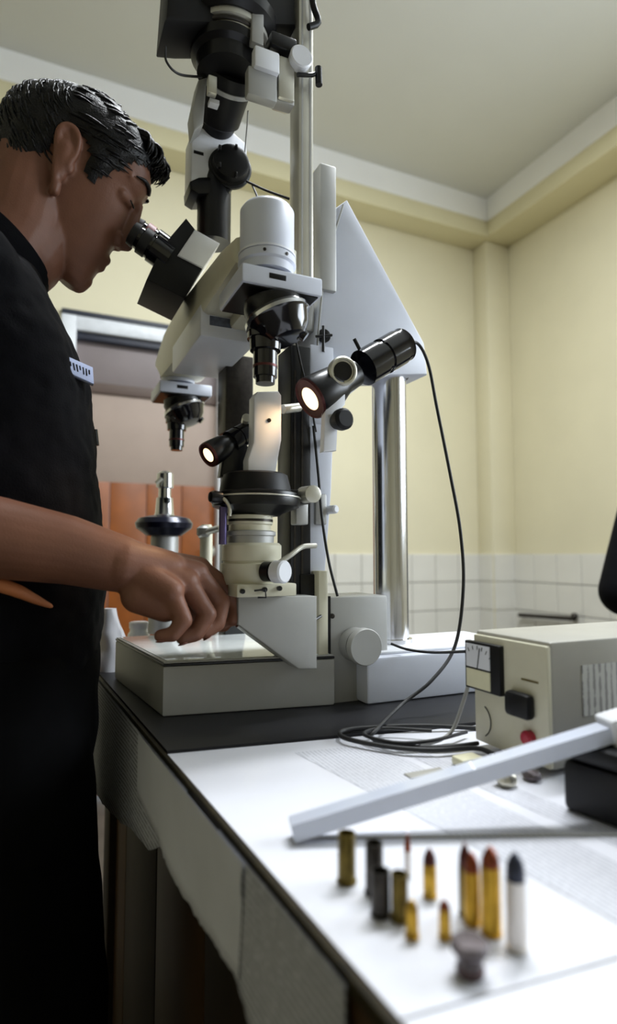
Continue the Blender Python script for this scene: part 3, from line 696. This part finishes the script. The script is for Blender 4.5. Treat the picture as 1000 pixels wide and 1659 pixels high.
# ================================================================== camera on the post
YC = .76
pc = thing('photo_camera', 'black plate camera with bellows rim clamped to the tall post', 'camera', at(372, 110, Y=YC))
cbod = pp('camera_body', [(268, 30), (276, -80), (480, -80), (480, 20), (481, 40), (300, 34)], YC-.02, .07, 'black_plastic', pc, .006)
vl('rim_ring', 372, YC+.02, [(36, 70), (42, 78), (58, 76), (66, 66)], 'black_metal', pc, 44)
vl('silver_ring', 372, YC+.02, [(56, 58), (60, 63), (74, 63), (76, 57), (92, 57)], 'aluminium', pc, 44)
vl('lens_mount', 368, YC+.02, [(84, 56), (86, 60), (98, 58), (104, 50), (124, 48)], 'black_metal', pc, 40)
vl('mount_band', 370, YC+.02, [(76, 58.5), (77, 60), (81, 60), (82, 58.5)], 'nickel_dark', pc, 40)
pbox('side_latch', 408, 16, 428, 70, YC-.035, .012, 'aluminium_dull', pc, .002)
pbox('clamp_block', 413, 78, 454, 112, YC-.042, .016, 'enamel_white', pc, .003)
pbox('clamp_plate', 402, 112, 450, 158, YC-.035, .016, 'aluminium_dull', pc, .003)
pbox('clamp_jaw', 452, 92, 478, 160, YC-.035, .03, 'aluminium', pc, .003)
pbox('rear_grip', 440, 55, 482, 78, YC-.04, .06, 'black_metal', pc, .003)
kp = at(484, 102, Y=.727); kk = dep(kp)/FPX
lathe('clamp_knob', [(0, 18*kk), (.012, 19*kk), (.014, 17*kk), (.014, 0)], kp, (-.05, -1, 0), 'enamel_white', pc, 28)
tube('clamp_lever', [at(482, 121, Y=.722), at(505, 122, Y=.722), at(516, 118, Y=.722)], .003, 'black_metal', pc, 8, 0)
tube('lever_grip', [at(516, 110, Y=.722), at(517, 138, Y=.722)], .005, 'black_plastic', pc, 10, 0)
tube('top_lever', [at(503, -30, Y=.725), at(508, 10, Y=.725), at(516, 36, Y=.725), at(500, 44, Y=.725)], .0045, 'black_plastic', pc, 10, 3)
pbox('clamp_foot', 446, 148, 478, 166, YC-.03, .02, 'aluminium_dull', pc, .003)
# bellows tube from the lens mount to the elbow: leaning down to the left
b0, b1 = at(372, 118, Y=.80), at(348, 212, Y=.88)
bd = (b1-b0).normalized(); k = dep(b0)/FPX; L_ = (b1-b0).length
lathe('lens_tube', [(-.01, 46*k), (L_*.15, 44*k), (L_*.16, 41*k), (L_*.75, 38*k), (L_*.8, 33*k), (L_*1.02, 30*k)], b0, bd, 'black_plastic', pc, 36)
lathe('tube_flange', [(0, 47*k), (.006, 47*k), (.007, 45*k)], b0+bd*.008, bd, 'aluminium_dull', pc, 36)
pbox('tube_plate', 338, 122, 352, 150, .755, .01, 'aluminium', pc, .001)
pbox('tube_badge', 340, 160, 356, 167, .772, .012, 'enamel_white', pc, .0008)
pp('tube_guard', [(322, 128), (336, 124), (330, 200), (314, 214), (311, 180)], .79, .03, 'aluminium_dull', pc, .003)

# ================================================================== lamps
def illuminator(label, P0, P1, k, extra):
    P0, P1 = Vector(P0), Vector(P1); d = (P1-P0).normalized(); L = (P1-P0).length
    t = thing('spot_lamp', label, 'lamp', P0, 'illuminators of the microscope')
    lathe('lamp_head', [(.0015, .0245*k), (0, .0265*k), (.004, .0275*k), (.020*k, .0265*k), (.042*k, .0245*k), (.056*k, .0190*k), (.078*k, .0180*k)], P0, d, 'black_metal', t, 36)
    lathe('lamp_lens', [(-.001, 0), (-.001, .012*k), (.0006, .0225*k), (.002, .0243*k), (.003, .0243*k)], P0, d, 'lamp_glow', t, 36)
    lathe('lamp_rim', [(-.0005, .0243*k), (-.002, .0262*k), (.001, .0275*k), (.002, .0262*k)], P0, d, 'copper_dark', t, 36)
    prof = [(L*.52, .0165*k), (L*.54, .0235*k)]; n = 2
    for i in range(n):
        a_ = L*(.54+.44*i/n); b_ = L*(.54+.44*(i+.75)/n); c_ = L*(.54+.44*(i+1)/n)
        prof += [(a_, .0245*k), (b_, .0245*k), (b_+.0005, .0225*k), (c_-.0005, .0225*k)]
    prof += [(L*.99, .0235*k), (L, .019*k), (L, 0)]
    lathe('heat_sink', prof, P0, d, 'black_gloss', t, 36)
    s = bpy.data.lights.new('spot_lamp_light', 'SPOT'); s.energy = extra; s.color = (1, .66, .36); s.spot_size = math.radians(75); s.spot_blend = .6; s.shadow_soft_size = .015
    so = bpy.data.objects.new('spot_lamp_light', s); COL.objects.link(so); so.parent = t; so.location = -d*.006
    so.rotation_euler = (-d).to_track_quat('-Z', 'Y').to_euler()
    return t, d
P0, P1 = at(503, 646, Y=.672), at(655, 558, Y=.682)
lt, ld = illuminator('large black spot lamp with glowing lens in front of the chrome column', P0, P1, 1.0, .5)
cR = at(553, 603, Y=.655); kk = dep(cR)/FPX
fk = lathe('focus_ring', [(0, .014), (0, .0185), (.008, .0185), (.010, .0165), (.010, .0145), (.006, .014)], cR, (-.15, -1, -.1), 'aluminium', lt, 30)
lathe('pivot', [(0, .012), (.007, .012), (.008, .009), (.008, 0)], cR, (-.15, -1, -.1), 'black_metal', lt, 24)
pp('lamp_yoke', [(532, 640), (560, 618), (560, 655), (549, 668), (546, 730), (524, 732), (527, 668)], .655, .012, 'enamel_white', lt, .002)
lathe('yoke_knob', [(0, .010), (.010, .0135), (.018, .0135), (.022, .010), (.022, 0)], at(545, 683, Y=.655), (.1, -1, 0), 'black_plastic', lt, 20)
tube('yoke_rod', [at(536, 715, Y=.668), at(530, 716, Y=.76)], .006, 'aluminium', lt, 10, 0)
tube('lamp_switch', [P0+ld*.098+Vector((-.006, 0, .02)), P0+ld*.098+Vector((-.016, 0, .036))], .0025, 'black_plastic', lt, 8, 0)
P0b, P1b = at(338, 737, Y=.722), at(402, 700, Y=.738)
l2, d2 = illuminator('small black spot lamp with glowing lens beside the white pillar', P0b, P1b, .60, .3)
pp('lamp_stand', [(364, 728), (392, 712), (410, 730), (408, 772), (358, 772)], .725, .02, 'black_metal', l2, .003)
lathe('lamp_screw', [(0, .006), (.012, .006), (.013, 0)], at(398, 684, Y=.735), (-.2, -1, .3), 'aluminium', l2, 14)

# ================================================================== cables
def cable(pts, r, m, label): return tag(tube('cable', pts, r, m, None, 8, 10), label, 'cable')
cp = P1
zc_ = .8055
cable([P1-ld*.003, at(676, 556, Y=.70), at(694, 590, Y=.69), at(708, 660, Y=.68), at(730, 770, Y=.66), at(746, 860, Y=.65), at(751, 950, Y=.645), at(738, 1045, Y=.64), at(700, 1102, Y=.63), at(650, 1142, Y=.63), at(612, 1180, Z=.812), at(603, 1196, Z=zc_), at(640, 1208, Z=zc_), at(720, 1210, Z=zc_), at(775, 1204, Z=zc_)], .0022, 'black_rubber', 'long black cable hanging from the large spot lamp to the table')
cable([at(634, 1043, Y=.72), at(660, 1052, Y=.70), at(700, 1057, Y=.66), at(762, 1055, Y=.53)], .0018, 'black_rubber', 'short black cable from the column foot to the power supply')
cable([at(762, 1100, Y=.525), at(750, 1140, Y=.53), at(735, 1180, Z=.815), at(715, 1198, Z=zc_), at(680, 1208, Z=zc_)], .0020, 'cable_grey', 'grey cable drooping in front of the power supply')
lpz = zc_+.001
cable([at(800, 1222, Z=zc_), at(770, 1212, Z=zc_), at(700, 1215, Z=lpz), at(630, 1210, Z=lpz), at(560, 1196, Z=lpz), at(556, 1184, Z=lpz), at(610, 1178, Z=lpz), at(690, 1176, Z=lpz), at(780, 1180, Y=.56)], .0026, 'black_rubber', 'thick black cable looped flat on the table before the column foot')
cable([at(756, 1186, Z=zc_+.001), at(700, 1200, Z=zc_+.004), at(640, 1203, Z=zc_+.004), at(590, 1190, Z=zc_+.004), at(620, 1180, Z=zc_+.004), at(700, 1184, Z=zc_+.004)], .0020, 'black_rubber', 'thin black cable coiled inside the thick loop')
cable([at(508, 690, Y=.742), at(516, 770, Y=.742), at(522, 840, Y=.735), at(533, 910, Y=.725), at(547, 966, Y=.72)], .0020, 'black_rubber', 'black cable running down the pale guide strip to the focus block')
cable([at(478, 545, Y=.74), at(490, 600, Y=.73), at(503, 650, Y=.735), at(512, 700, Y=.742)], .0016, 'black_rubber', 'thin dark cable between the front objective and the large spot lamp')
cable([at(268, 76, Y=.74), at(270, 100, Y=.74), at(290, 120, Y=.75), at(326, 125, Y=.78)], .0016, 'black_rubber', 'thin black cable looping under the left side of the camera')
cable([at(402, 180, Y=.80), at(400, 210, Y=.83), at(396, 255, Y=.85)], .0011, 'cable_grey', 'thin grey wire hanging beside the camera tube')
cable([at(400, 294, Y=.85), at(430, 308, Y=.80), at(468, 322, Y=.745)], .0018, 'black_rubber', 'black cable from the shutter knob to the post')
cable([at(408, 298, Y=.85), at(418, 322, Y=.76), at(423, 350, Y=.665)], .0015, 'black_rubber', 'thin dark wire ending on the white microscope cap')

# ================================================================== people
LEV = [(-150, 132, 98, 20), (-140, 141, 78, 31), (-125, 145, 25, 41), (-107, 145, -42, 49), (-90, 146, -72, 54), (-75, 145, -88, 58), (-50, 143, -104, 63), (-25, 139, -112, 68), (-5, 134, -120, 72),
       (8, 134, -122, 74), (20, 139, -122, 75), (34, 142, -119, 76), (47, 138, -110, 77), (60, 126, -94, 75), (72, 110, -72, 69), (82, 90, -46, 59), (89, 66, -18, 44), (94, 42, 4, 26), (96, 28, 18, 8)]
VT = 95
def displace(me, fn):
    N_ = [Vector(n.vector) for n in me.vertex_normals]; C_ = [v.co.copy() for v in me.vertices]; out = []
    for c, n in zip(C_, N_): out.extend(c+n*fn(c))
    me.vertices.foreach_set('co', out); me.update()
def lev(v):
    if v <= LEV[0][0]: return LEV[0][1:]
    for p, q in zip(LEV, LEV[1:]):
        if p[0] <= v <= q[0]:
            f = (v-p[0])/(q[0]-p[0]); return tuple(p[i]+(q[i]-p[i])*f for i in (1, 2, 3))
    return LEV[-1][1:]
_trig = {n: [(math.cos(2*math.pi*j/n), math.sin(2*math.pi*j/n)) for j in range(n)] for n in (48, 96)}
def ring_ws(v, off, n=48, j=None):
    f, b, h = lev(v); cw = (f+b)/2; rw = (f-b)/2+off; hw = h+off; out = []
    for c, s in (_trig[n] if j is None else _trig[n][j:j+1]):
        e = 2/2.35
        out.append((cw+rw*math.copysign(abs(c)**e, c), hw*math.copysign(abs(s)**e, s)))
    return out
def add_head(bm, H, K):
    """skull, jaw, nose, lips, brow, lids, ears as closed pieces; H(w, v, s) -> world, K metres per unit"""
    bm_loft(bm, [[H(w_, v, s_) for w_, s_ in ring_ws(v, 0)] for v in [l[0] for l in LEV]])
    cap = lambda a, b, r0, r1: bm_capsule(bm, H(*a), H(*b), r0*K, r1*K, 14)
    cap((138, 14, 0), (158, -44, 0), 8, 11)                       # nose ridge and tip
    cap((138, -5, 0), (150, -46, 0), 12, 13)
    for s in (-1, 1):
        cap((146, -52, s*11), (142, -46, s*15), 8, 8)             # nostrils
        cap((131, 27, s*12), (108, 26, s*50), 9, 8)               # brow ridge
        cap((121, 1, s*24), (110, 0, s*40), 13, 12)                # eyelids
        cap((143, -83, 0), (134, -86, s*22), 10, 6)               # upper lip
        cap((142, -96, 0), (133, -96, s*19), 10, 6)               # lower lip
        # ear
        rim = [(w_+18, v-35) for w_, v in ((16, -32), (2, -12), (-14, 14), (-28, 38), (-24, 52), (-10, 55), (4, 46), (11, 28), (10, 10))]
        P = [H(w_, v, s*(77+(5 if 2 < i < 7 else 1))) for i, (w_, v) in enumerate(rim)]
        P = catmull(P, 4)
        for a, b in zip(P, P[1:]): bm_capsule(bm, a, b, 5.5*K, 5.5*K, 8)
        cap((10, -8, s*71), (23, -42, s*71), 16, 10); cap((-2, 8, s*71), (8, 4, s*71), 13, 12)
        cap((33, -66, s*73), (29, -56, s*74), 8, 8)                # lobe
        cap((34, -31, s*74), (33, -23, s*73), 5, 5)                  # tragus
    cap((130, -138, 0), (134, -128, 0), 15, 14)                   # chin
HL = [(-200, -110), (-66, -108), (-36, -70), (-18, -28), (-4, 18), (28, 20), (44, 0), (50, -16), (68, -20), (80, 6), (100, 40), (124, 58), (200, 62)]
def hline(w_):
    for p, q in zip(HL, HL[1:]):
        if p[0] <= w_ <= q[0]: return p[1]+(q[1]-p[1])*(w_-p[0])/(q[0]-p[0])
    return 60
def make_hair(H, K, parent, seed=0.0, strands=900):
    bm = bmesh.new(); n = 96; vs = [-108+4*i for i in range(60)]; grid = []
    rnd = random.Random(int(seed*10)+3)
    def off(w_, v, a):
        d = v-hline(w_); o = max(1.0, min(9.0, 1.5+d*.4))
        return o + (2.5*noise.noise(Vector((a*5, v*.06, seed))) + 1.5*noise.noise(Vector((a*14, v*.2, seed+4)))) * min(1, max(0, d/12))
    def hp(v, j, extra=0.0):
        a = 2*math.pi*j/n; base = ring_ws(min(v, VT), 0, n, int(j) % n)[0]; o = off(base[0], v, a)+extra
        vv = min(v, VT); q = ring_ws(vv, o, n, int(j) % n)[0]
        lift = max(0.0, (vv-66)/30.0)
        return q[0], vv + o*lift, q[1]
    vs = [v for v in vs if v <= VT]+[VT]
    for v in vs: grid.append([hp(v, j) for j in range(n)])
    V = [[None]*n for _ in vs]
    def vert(i, j):
        if V[i][j] is None: V[i][j] = bm.verts.new(H(*grid[i][j]))
        return V[i][j]
    for i in range(len(vs)-1):
        for j in range(n):
            k = (j+1) % n
            if vs[i] >= hline(grid[i][j][0])-2: bm.faces.new((vert(i, j), vert(i, k), vert(i+1, k), vert(i+1, j)))
    top = [vert(len(vs)-1, j) for j in range(n)]; bm.faces.new(top)
    for _ in range(strands):                                      # short locks lying on the surface
        v = rnd.uniform(-98, VT-3); j = rnd.randrange(n); w0, v0, s0 = hp(v, j)
        if v < hline(w0)+6: continue
        pts = []
        for t in range(4):
            v2 = v+(-6 if w0 < -30 else 2)*t; j2 = (j + (1 if s0 > 0 else -1)*(-1)*(1.4*t)) % n
            w2, v3, s2 = hp(min(v2, VT-1), j2, -.6+1.6*math.sin(t/3*math.pi)+(.8 if t == 3 else 0)); pts.append(H(w2, v3, s2))
        bm_tube(bm, pts, [1.6*K, 2.3*K, 1.6*K, .3*K], 5, 2)
    for _ in range(90):                                           # fringe over the forehead
        s = rnd.uniform(-52, 52); q = 1-(s/70)**2*.5; b = (100+20*rnd.random())*q
        p = [H(b-22, 80+rnd.uniform(-4, 4), s), H(b+10, 88+rnd.uniform(-3, 5), s+rnd.uniform(-4, 4)), H(b+30*q+rnd.uniform(-3, 5), 80+rnd.uniform(-6, 3), s+rnd.uniform(-6, 6)), H(b+30*q+rnd.uniform(-6, 3), 62+rnd.uniform(-8, 8), s+rnd.uniform(-8, 8))]
        bm_tube(bm, p, [3.0*K, 3.6*K, 2.6*K, .4*K], 5, 3)
    for s in (-1, 1):                                             # eyebrows
        bm_tube(bm, [H(143, 33, s*12), H(139, 37, s*26), H(130, 36, s*42), H(118, 30, s*54)], [3*K, 4*K, 3.2*K, 1*K], 6, 4)
        bm_tube(bm, [H(137, 1, s*20), H(137, -1, s*30), H(130, 0, s*44)], [1*K, 1.8*K, 1*K], 5, 3)
    return fin(bm, 'hair', 'hair', parent, 3.1)

# ---------------------------------------------------------------- man at the microscope
YH = .903
man = thing('person', 'man in black short-sleeved uniform bending over the microscope eyepieces', 'person', (-.02, YH, 0))
OH = at(105, 265, Y=YH); KH = (at(205, 265, Y=YH)-at(105, 265, Y=YH)).length/100
CR, SR = math.cos(math.radians(8)), math.sin(math.radians(8))
def HM(w_, v, s):
    v, s = v*CR+s*SR, s*CR-v*SR
    p = at(105+w_*.804+v*.594, 265+w_*.594-v*.804, Y=YH); return Vector((p.x, YH+s*KH, p.z))
bm = bmesh.new(); add_head(bm, HM, KH)
nk0, nk1, nk2 = HM(-35, -30, 0), at(28, 380, Y=YH), at(-30, 470, Y=YH)
bm_capsule(bm, nk0, nk1, .060, .060, 24); bm_capsule(bm, nk1, nk2, .060, .068, 24)
bm_capsule(bm, HM(40, -85, 0), at(40, 420, Y=YH), .046, .050, 20)
bm_capsule(bm, nk2, (-.045, YH, 1.02), .075, .09, 24); bm_capsule(bm, (-.045, YH, 1.02), (-.04, YH, .86), .09, .09, 24)
# right arm
SH = Vector((-.095, .735, 1.315)); EL = Vector((-.185, .702, 1.052)); F0 = at(0, 872, Y=.70); WR = at(196, 914, Y=.692)
bm_capsule(bm, nk2+Vector((0, -.03, -.04)), SH, .05, .05, 20); bm_capsule(bm, SH, EL, .048, .042, 20)
bm_capsule(bm, EL, F0, .043, .0425, 24); bm_capsule(bm, F0, at(105, 890, Y=.697), .0425, .0375, 24); bm_capsule(bm, at(105, 890, Y=.697), WR, .0375, .0315, 24)
FIN = {'index': [(322, 922, .716), (368, 952, .718), (383, 984, .715), (378, 1004, .711)], 'middle': [(318, 930, .697), (358, 975, .696), (352, 1010, .690), (332, 1024, .686)],
       'ring': [(302, 944, .679), (336, 995, .674), (318, 1026, .671), (296, 1033, .672)], 'pinky': [(276, 958, .663), (298, 1005, .655), (280, 1028, .656), (260, 1030, .660)]}
RAD = {'index': (.0135, .0112, .0095, .0085), 'middle': (.0138, .0115, .0098, .0086), 'ring': (.0132, .0110, .0094, .0083), 'pinky': (.0122, .0098, .0084, .0074)}
J = {}
for nme, L_ in FIN.items():
    P = [at(x_, y_, Y=Y_) for x_, y_, Y_ in L_]; R_ = RAD[nme]; J[nme] = P
    for i in range(3): bm_capsule(bm, P[i], P[i+1], R_[i], R_[i+1], 14)
    bm_capsule(bm, WR+(P[0]-WR)*.12, P[0], .023, .0155, 16)
bm_capsule(bm, WR, WR+(J['middle'][0]-WR)*.6, .030, .023, 20, ((0, 1, 0), 1.15))
hyp = [at(225, 965, Y=.680), at(268, 985, Y=.672)]; bm_capsule(bm, hyp[0], hyp[1], .020, .016, 16)
TH = [at(228, 945, Y=.716), at(285, 985, Y=.730), at(330, 1008, Y=.728), at(362, 1012, Y=.719)]
for i, (a, b) in enumerate(((.020, .0155), (.0145, .0115), (.0115, .0095))): bm_capsule(bm, TH[i], TH[i+1], a, b, 14)
bm_capsule(bm, TH[0], (TH[1]+J['index'][0])/2, .018, .014, 14)
# left arm, hanging on the far side
SL, ELL, WL = Vector((-.095, 1.075, 1.315)), Vector((-.15, 1.12, 1.06)), Vector((-.05, 1.10, .86))
bm_capsule(bm, nk2+Vector((0, .03, -.04)), SL, .05, .05, 20); bm_capsule(bm, SL, ELL, .048, .042, 20); bm_capsule(bm, ELL, WL, .042, .029, 20)
hd_ = (WL-ELL).normalized()
for q in range(4):
    a = WL+Vector((0, (q-1.5)*.018, 0))+hd_*.085; bm_capsule(bm, WL+hd_*.01, a, .018, .012, 12); b = a+hd_*.035+Vector((.008, 0, 0)); bm_capsule(bm, a, b, .010, .009, 12); bm_capsule(bm, b, b+Vector((.012, 0, -.022)), .009, .0075, 12)
bm_capsule(bm, WL+hd_*.02, WL+hd_*.06+Vector((.035, -.01, 0)), .014, .010, 12)
me = remeshed(bm, .0022, 7, 'body'); link('body', me, 'skin', man, 3.2)
make_hair(HM, KH, man, 1.0)
for s in (-1, 1):
    c = HM(112, -4, s*32); bm = bmesh.new(); bmesh.ops.create_icosphere(bm, subdivisions=2, radius=10.5*KH); bmesh.ops.translate(bm, vec=c, verts=bm.verts[:]); ey = fin(bm, 'eye', 'eye_white', man, 3.1)
    bm = bmesh.new(); bmesh.ops.create_icosphere(bm, subdivisions=2, radius=5*KH); bmesh.ops.translate(bm, vec=HM(114, -6, s*32), verts=bm.verts[:]); fin(bm, 'iris', 'button_dark', ey, 3.1)
# finger nails
for nme in FIN:
    P = J[nme]; d = (P[3]-P[2]).normalized(); bm = bmesh.new(); bmesh.ops.create_icosphere(bm, subdivisions=2, radius=1)
    out = (P[2]-(P[1]+P[3])/2).normalized(); sdv = d.cross(out).normalized(); r = RAD[nme][3]
    M_ = Matrix((( d.x*r*.8, sdv.x*r*.7, out.x*.0015, 0), (d.y*r*.8, sdv.y*r*.7, out.y*.0015, 0), (d.z*r*.8, sdv.z*r*.7, out.z*.0015, 0), (0, 0, 0, 1)))
    bmesh.ops.transform(bm, matrix=Matrix.Translation(P[3]+out*r*.82) @ M_, verts=bm.verts[:]); fin(bm, 'fingernail', 'lip_skin', man, 3.1)
# clothing
def torso_rings(rows, n=56, ex=2.5, fold=.004, seed=0):
    R_ = []
    for z, fx, dp, yc, hw in rows:
        ring = []
        for j in range(n):
            a = 2*math.pi*j/n; c, s = math.cos(a), math.sin(a); e = 2/ex
            f = 1+fold*10*noise.noise(Vector((c*2+seed, s*2, z*9)))*.4
            ring.append(Vector((fx-dp/2+dp/2*f*math.copysign(abs(c)**e, c), yc+hw*f*math.copysign(abs(s)**e, s), z)))
        R_.append(ring)
    return R_
bm = bmesh.new()
rows_ = [(.84, .078, .235, YH, .172), (.88, .083, .24, YH, .176), (.92, .089, .25, YH, .182), (.96, .090, .255, YH, .184), (1.02, .086, .255, YH, .185), (1.09, .077, .25, YH, .190), (1.16, .070, .24, YH, .196), (1.22, .062, .23, YH, .200), (1.26, .047, .215, YH, .202), (1.30, .026, .20, YH, .198), (1.335, .010, .18, YH, .178), (1.365, -.002, .155, YH, .135), (1.385, -.012, .135, YH, .092)]
bm_loft(bm, torso_rings(rows_))
for S_, E_ in ((SH, EL), (SL, ELL)):
    q = S_+(E_-S_)*.62; bm_capsule(bm, S_, q, .066, .062, 24); bm_capsule(bm, (S_+Vector((-.05, YH, 1.30)))/2, S_, .075, .066, 24)
me = remeshed(bm, .005, 5, 'shirt')
displace(me, lambda p: .0045*noise.noise(Vector((p.x*16, p.y*14, p.z*22)))+.002*noise.noise(p*60))
shirt = link('shirt', me, 'shirt_cloth', man, 3.2)
# collar round the neck
bm = bmesh.new(); cf, cbk = at(76, 468, Y=YH), at(-52, 340, Y=YH); c0 = (cf+cbk)/2; fwd = (cf-cbk)/2; ups = Vector((-fwd.z, 0, fwd.x)).normalized()
rings = []
for hgt, ex in ((-.035, 1.16), (-.01, 1.08), (.008, 1.0), (.010, .97), (-.008, .98), (-.03, 1.0)):
    rings.append([c0+ups*hgt+fwd*ex*math.cos(2*math.pi*j/40)+Vector((0, 1, 0))*.066*ex*math.sin(2*math.pi*j/40) for j in range(40)])
bm_loft(bm, rings, False); fin(bm, 'collar', 'shirt_cloth', shirt, 3.1)
# name patch on the chest, pocket, pen
n_ = Vector((.45, -1, .25)).normalized()
pt = prism('name_patch', [at(104, 578, Y=.752), at(148, 597, Y=.790), at(150, 624, Y=.790), at(110, 606, Y=.752)], n_*.004, 'patch_white', man, .0006)
pt['label'] = 'blue and white embroidered name patch'
for i in range(7):
    f = .1+.12*i; a = at(104, 578, Y=.752)*(1-f)+at(148, 597, Y=.790)*f; b = at(110, 606, Y=.752)*(1-f)+at(150, 624, Y=.790)*f
    tube('patch_letter', [a+(b-a)*.3+n_*.0042, a+(b-a)*(.72 if i % 3 else .55)+n_*.0042], .0013, 'lead_blue', pt, 5, 0)
tube('patch_border', [at(104, 578, Y=.748), at(148, 597, Y=.786), at(150, 624, Y=.786), at(110, 606, Y=.748), at(104, 578, Y=.748)], .0012, 'lead_blue', pt, 6, 0)
lathe('pocket_pen', [(0, .004), (.022, .0045), (.023, 0)], at(156, 722, Y=.86), (-.15, 0, 1), 'button_dark', man, 12)
bm = bmesh.new(); bm_tube(bm, [at(-40, 940, Y=.708), at(0, 948, Y=.706), at(30, 958, Y=.708), at(60, 972, Y=.718), at(95, 988, Y=.742)], [.007, .0075, .007, .005, .0015], 10, 6)
so_ = fin(bm, 'waist_strap', 'strap_orange', man, 3.1); so_['label'] = 'bright orange strap at the waist'
# trousers and shoes
bm = bmesh.new()
bm_loft(bm, torso_rings([(.72, .076, .235, YH, .165), (.78, .083, .245, YH, .178), (.84, .083, .25, YH, .180), (.89, .082, .25, YH, .180)]))
for yy in (.815, .985):
    h0, kn_, an = Vector((-.032, yy, .78)), Vector((.020, yy, .43)), Vector((-.035, yy, .09))
    bm_capsule(bm, h0, kn_, .104, .080, 24); bm_capsule(bm, kn_, an, .080, .062, 24)
me = remeshed(bm, .007, 4, 'trousers')
displace(me, lambda p: .004*noise.noise(p*20))
link('trousers', me, 'trouser_cloth', man, 3.2)
def shoe(x, yy, parent, d=1):
    bm = bmesh.new(); bm_capsule(bm, (x-d*.03, yy, .048), (x+d*.15, yy, .034), .048, .034, 18); bm_capsule(bm, (x-d*.02, yy, .05), (x-d*.02, yy, .10), .046, .045, 18)
    for v in bm.verts: v.co.z = max(v.co.z, .001)
    me = remeshed(bm, .006, 3, 'shoe'); sh = link('shoe', me, 'shoe_leather', parent, 3.2)
for yy in (.815, .985): shoe(-.05, yy, man)

# ---------------------------------------------------------------- person at the right edge, elbow just in view
p2 = thing('person', 'person in dark long sleeves, only an elbow showing at the right edge', 'person', (1.768, 1.10, 0))
OX, OY = 1.772, 1.10
def HP(w_, v, s): k = .00088; return Vector((OX-.02-w_*k, OY-s*k, 1.585+v*k))
bm = bmesh.new(); add_head(bm, HP, .00088)
bm_capsule(bm, (OX, OY, 1.52), (OX, OY, 1.38), .056, .062, 20); bm_capsule(bm, (OX, OY, 1.36), (OX, OY, .95), .09, .09, 20)
def arm2(sg, el, wr):
    S_ = Vector((OX, OY+sg*.17, 1.34)); bm_capsule(bm, (OX, OY+sg*.05, 1.33), S_, .05, .05, 16); bm_capsule(bm, S_, el, .045, .04, 16); bm_capsule(bm, el, wr, .04, .028, 16)
    d = (Vector(wr)-Vector(el)).normalized(); wv = Vector((0, 0, 1))
    for q in range(4):
        b0 = Vector(wr)+d*.085+wv*((q-1.5)*.018); bm_capsule(bm, Vector(wr)+d*.01, b0, .018, .012, 12); b1 = b0+d*.04; bm_capsule(bm, b0, b1, .010, .009, 12); bm_capsule(bm, b1, b1+d*.02+Vector((.012, 0, 0)), .009, .0075, 12)
    bm_capsule(bm, Vector(wr)+d*.02, Vector(wr)+d*.05+wv*.05, .014, .010, 12)
    return S_
e_l, w_l = Vector((OX+.02, OY+.325, .905)), Vector((OX-.04, OY+.17, .83)); e_r, w_r = Vector((OX+.02, OY-.22, 1.02)), Vector((OX-.08, OY-.20, .82))
s_l = arm2(1, e_l, w_l); s_r = arm2(-1, e_r, w_r)
me = remeshed(bm, .004, 3, 'body'); link('body', me, 'skin', p2, 3.2)
make_hair(HP, .00088, p2, 2.0, 120)
bm = bmesh.new()
bm_loft(bm, torso_rings([(.86, OX+.12, .24, OY, .17), (.95, OX+.12, .24, OY, .17), (1.1, OX+.12, .24, OY, .18), (1.25, OX+.12, .24, OY, .195), (1.33, OX+.1, .2, OY, .19), (1.385, OX+.065, .13, OY, .10)], seed=5))
for S_, E_, W_ in ((s_r, e_r, w_r), (s_l, e_l, w_l)):
    bm_capsule(bm, (Vector((OX, OY, 1.30))+S_)/2, S_, .075, .064, 20); bm_capsule(bm, S_, E_, .068, .066, 20); bm_capsule(bm, E_, E_+(W_-E_)*.9, .066, .05, 20)
me = remeshed(bm, .007, 4, 'shirt'); link('jacket', me, 'shirt_cloth', p2, 3.2)
bm = bmesh.new(); bm_loft(bm, torso_rings([(.74, OX+.11, .22, OY, .16), (.82, OX+.118, .236, OY, .172), (.88, OX+.118, .236, OY, .168)], seed=5))
for yy in (OY-.09, OY+.09): bm_capsule(bm, (OX, yy, .78), (OX-.01, yy, .45), .096, .075, 20); bm_capsule(bm, (OX-.01, yy, .45), (OX+.02, yy, .09), .075, .06, 20)
me = remeshed(bm, .008, 3, 'trousers'); link('trousers', me, 'trouser_cloth', p2, 3.2)
for yy in (OY-.09, OY+.09): shoe(OX+.03, yy, p2, -1)
p2.rotation_euler = (0, 0, math.pi/2)                              # facing the table's near end
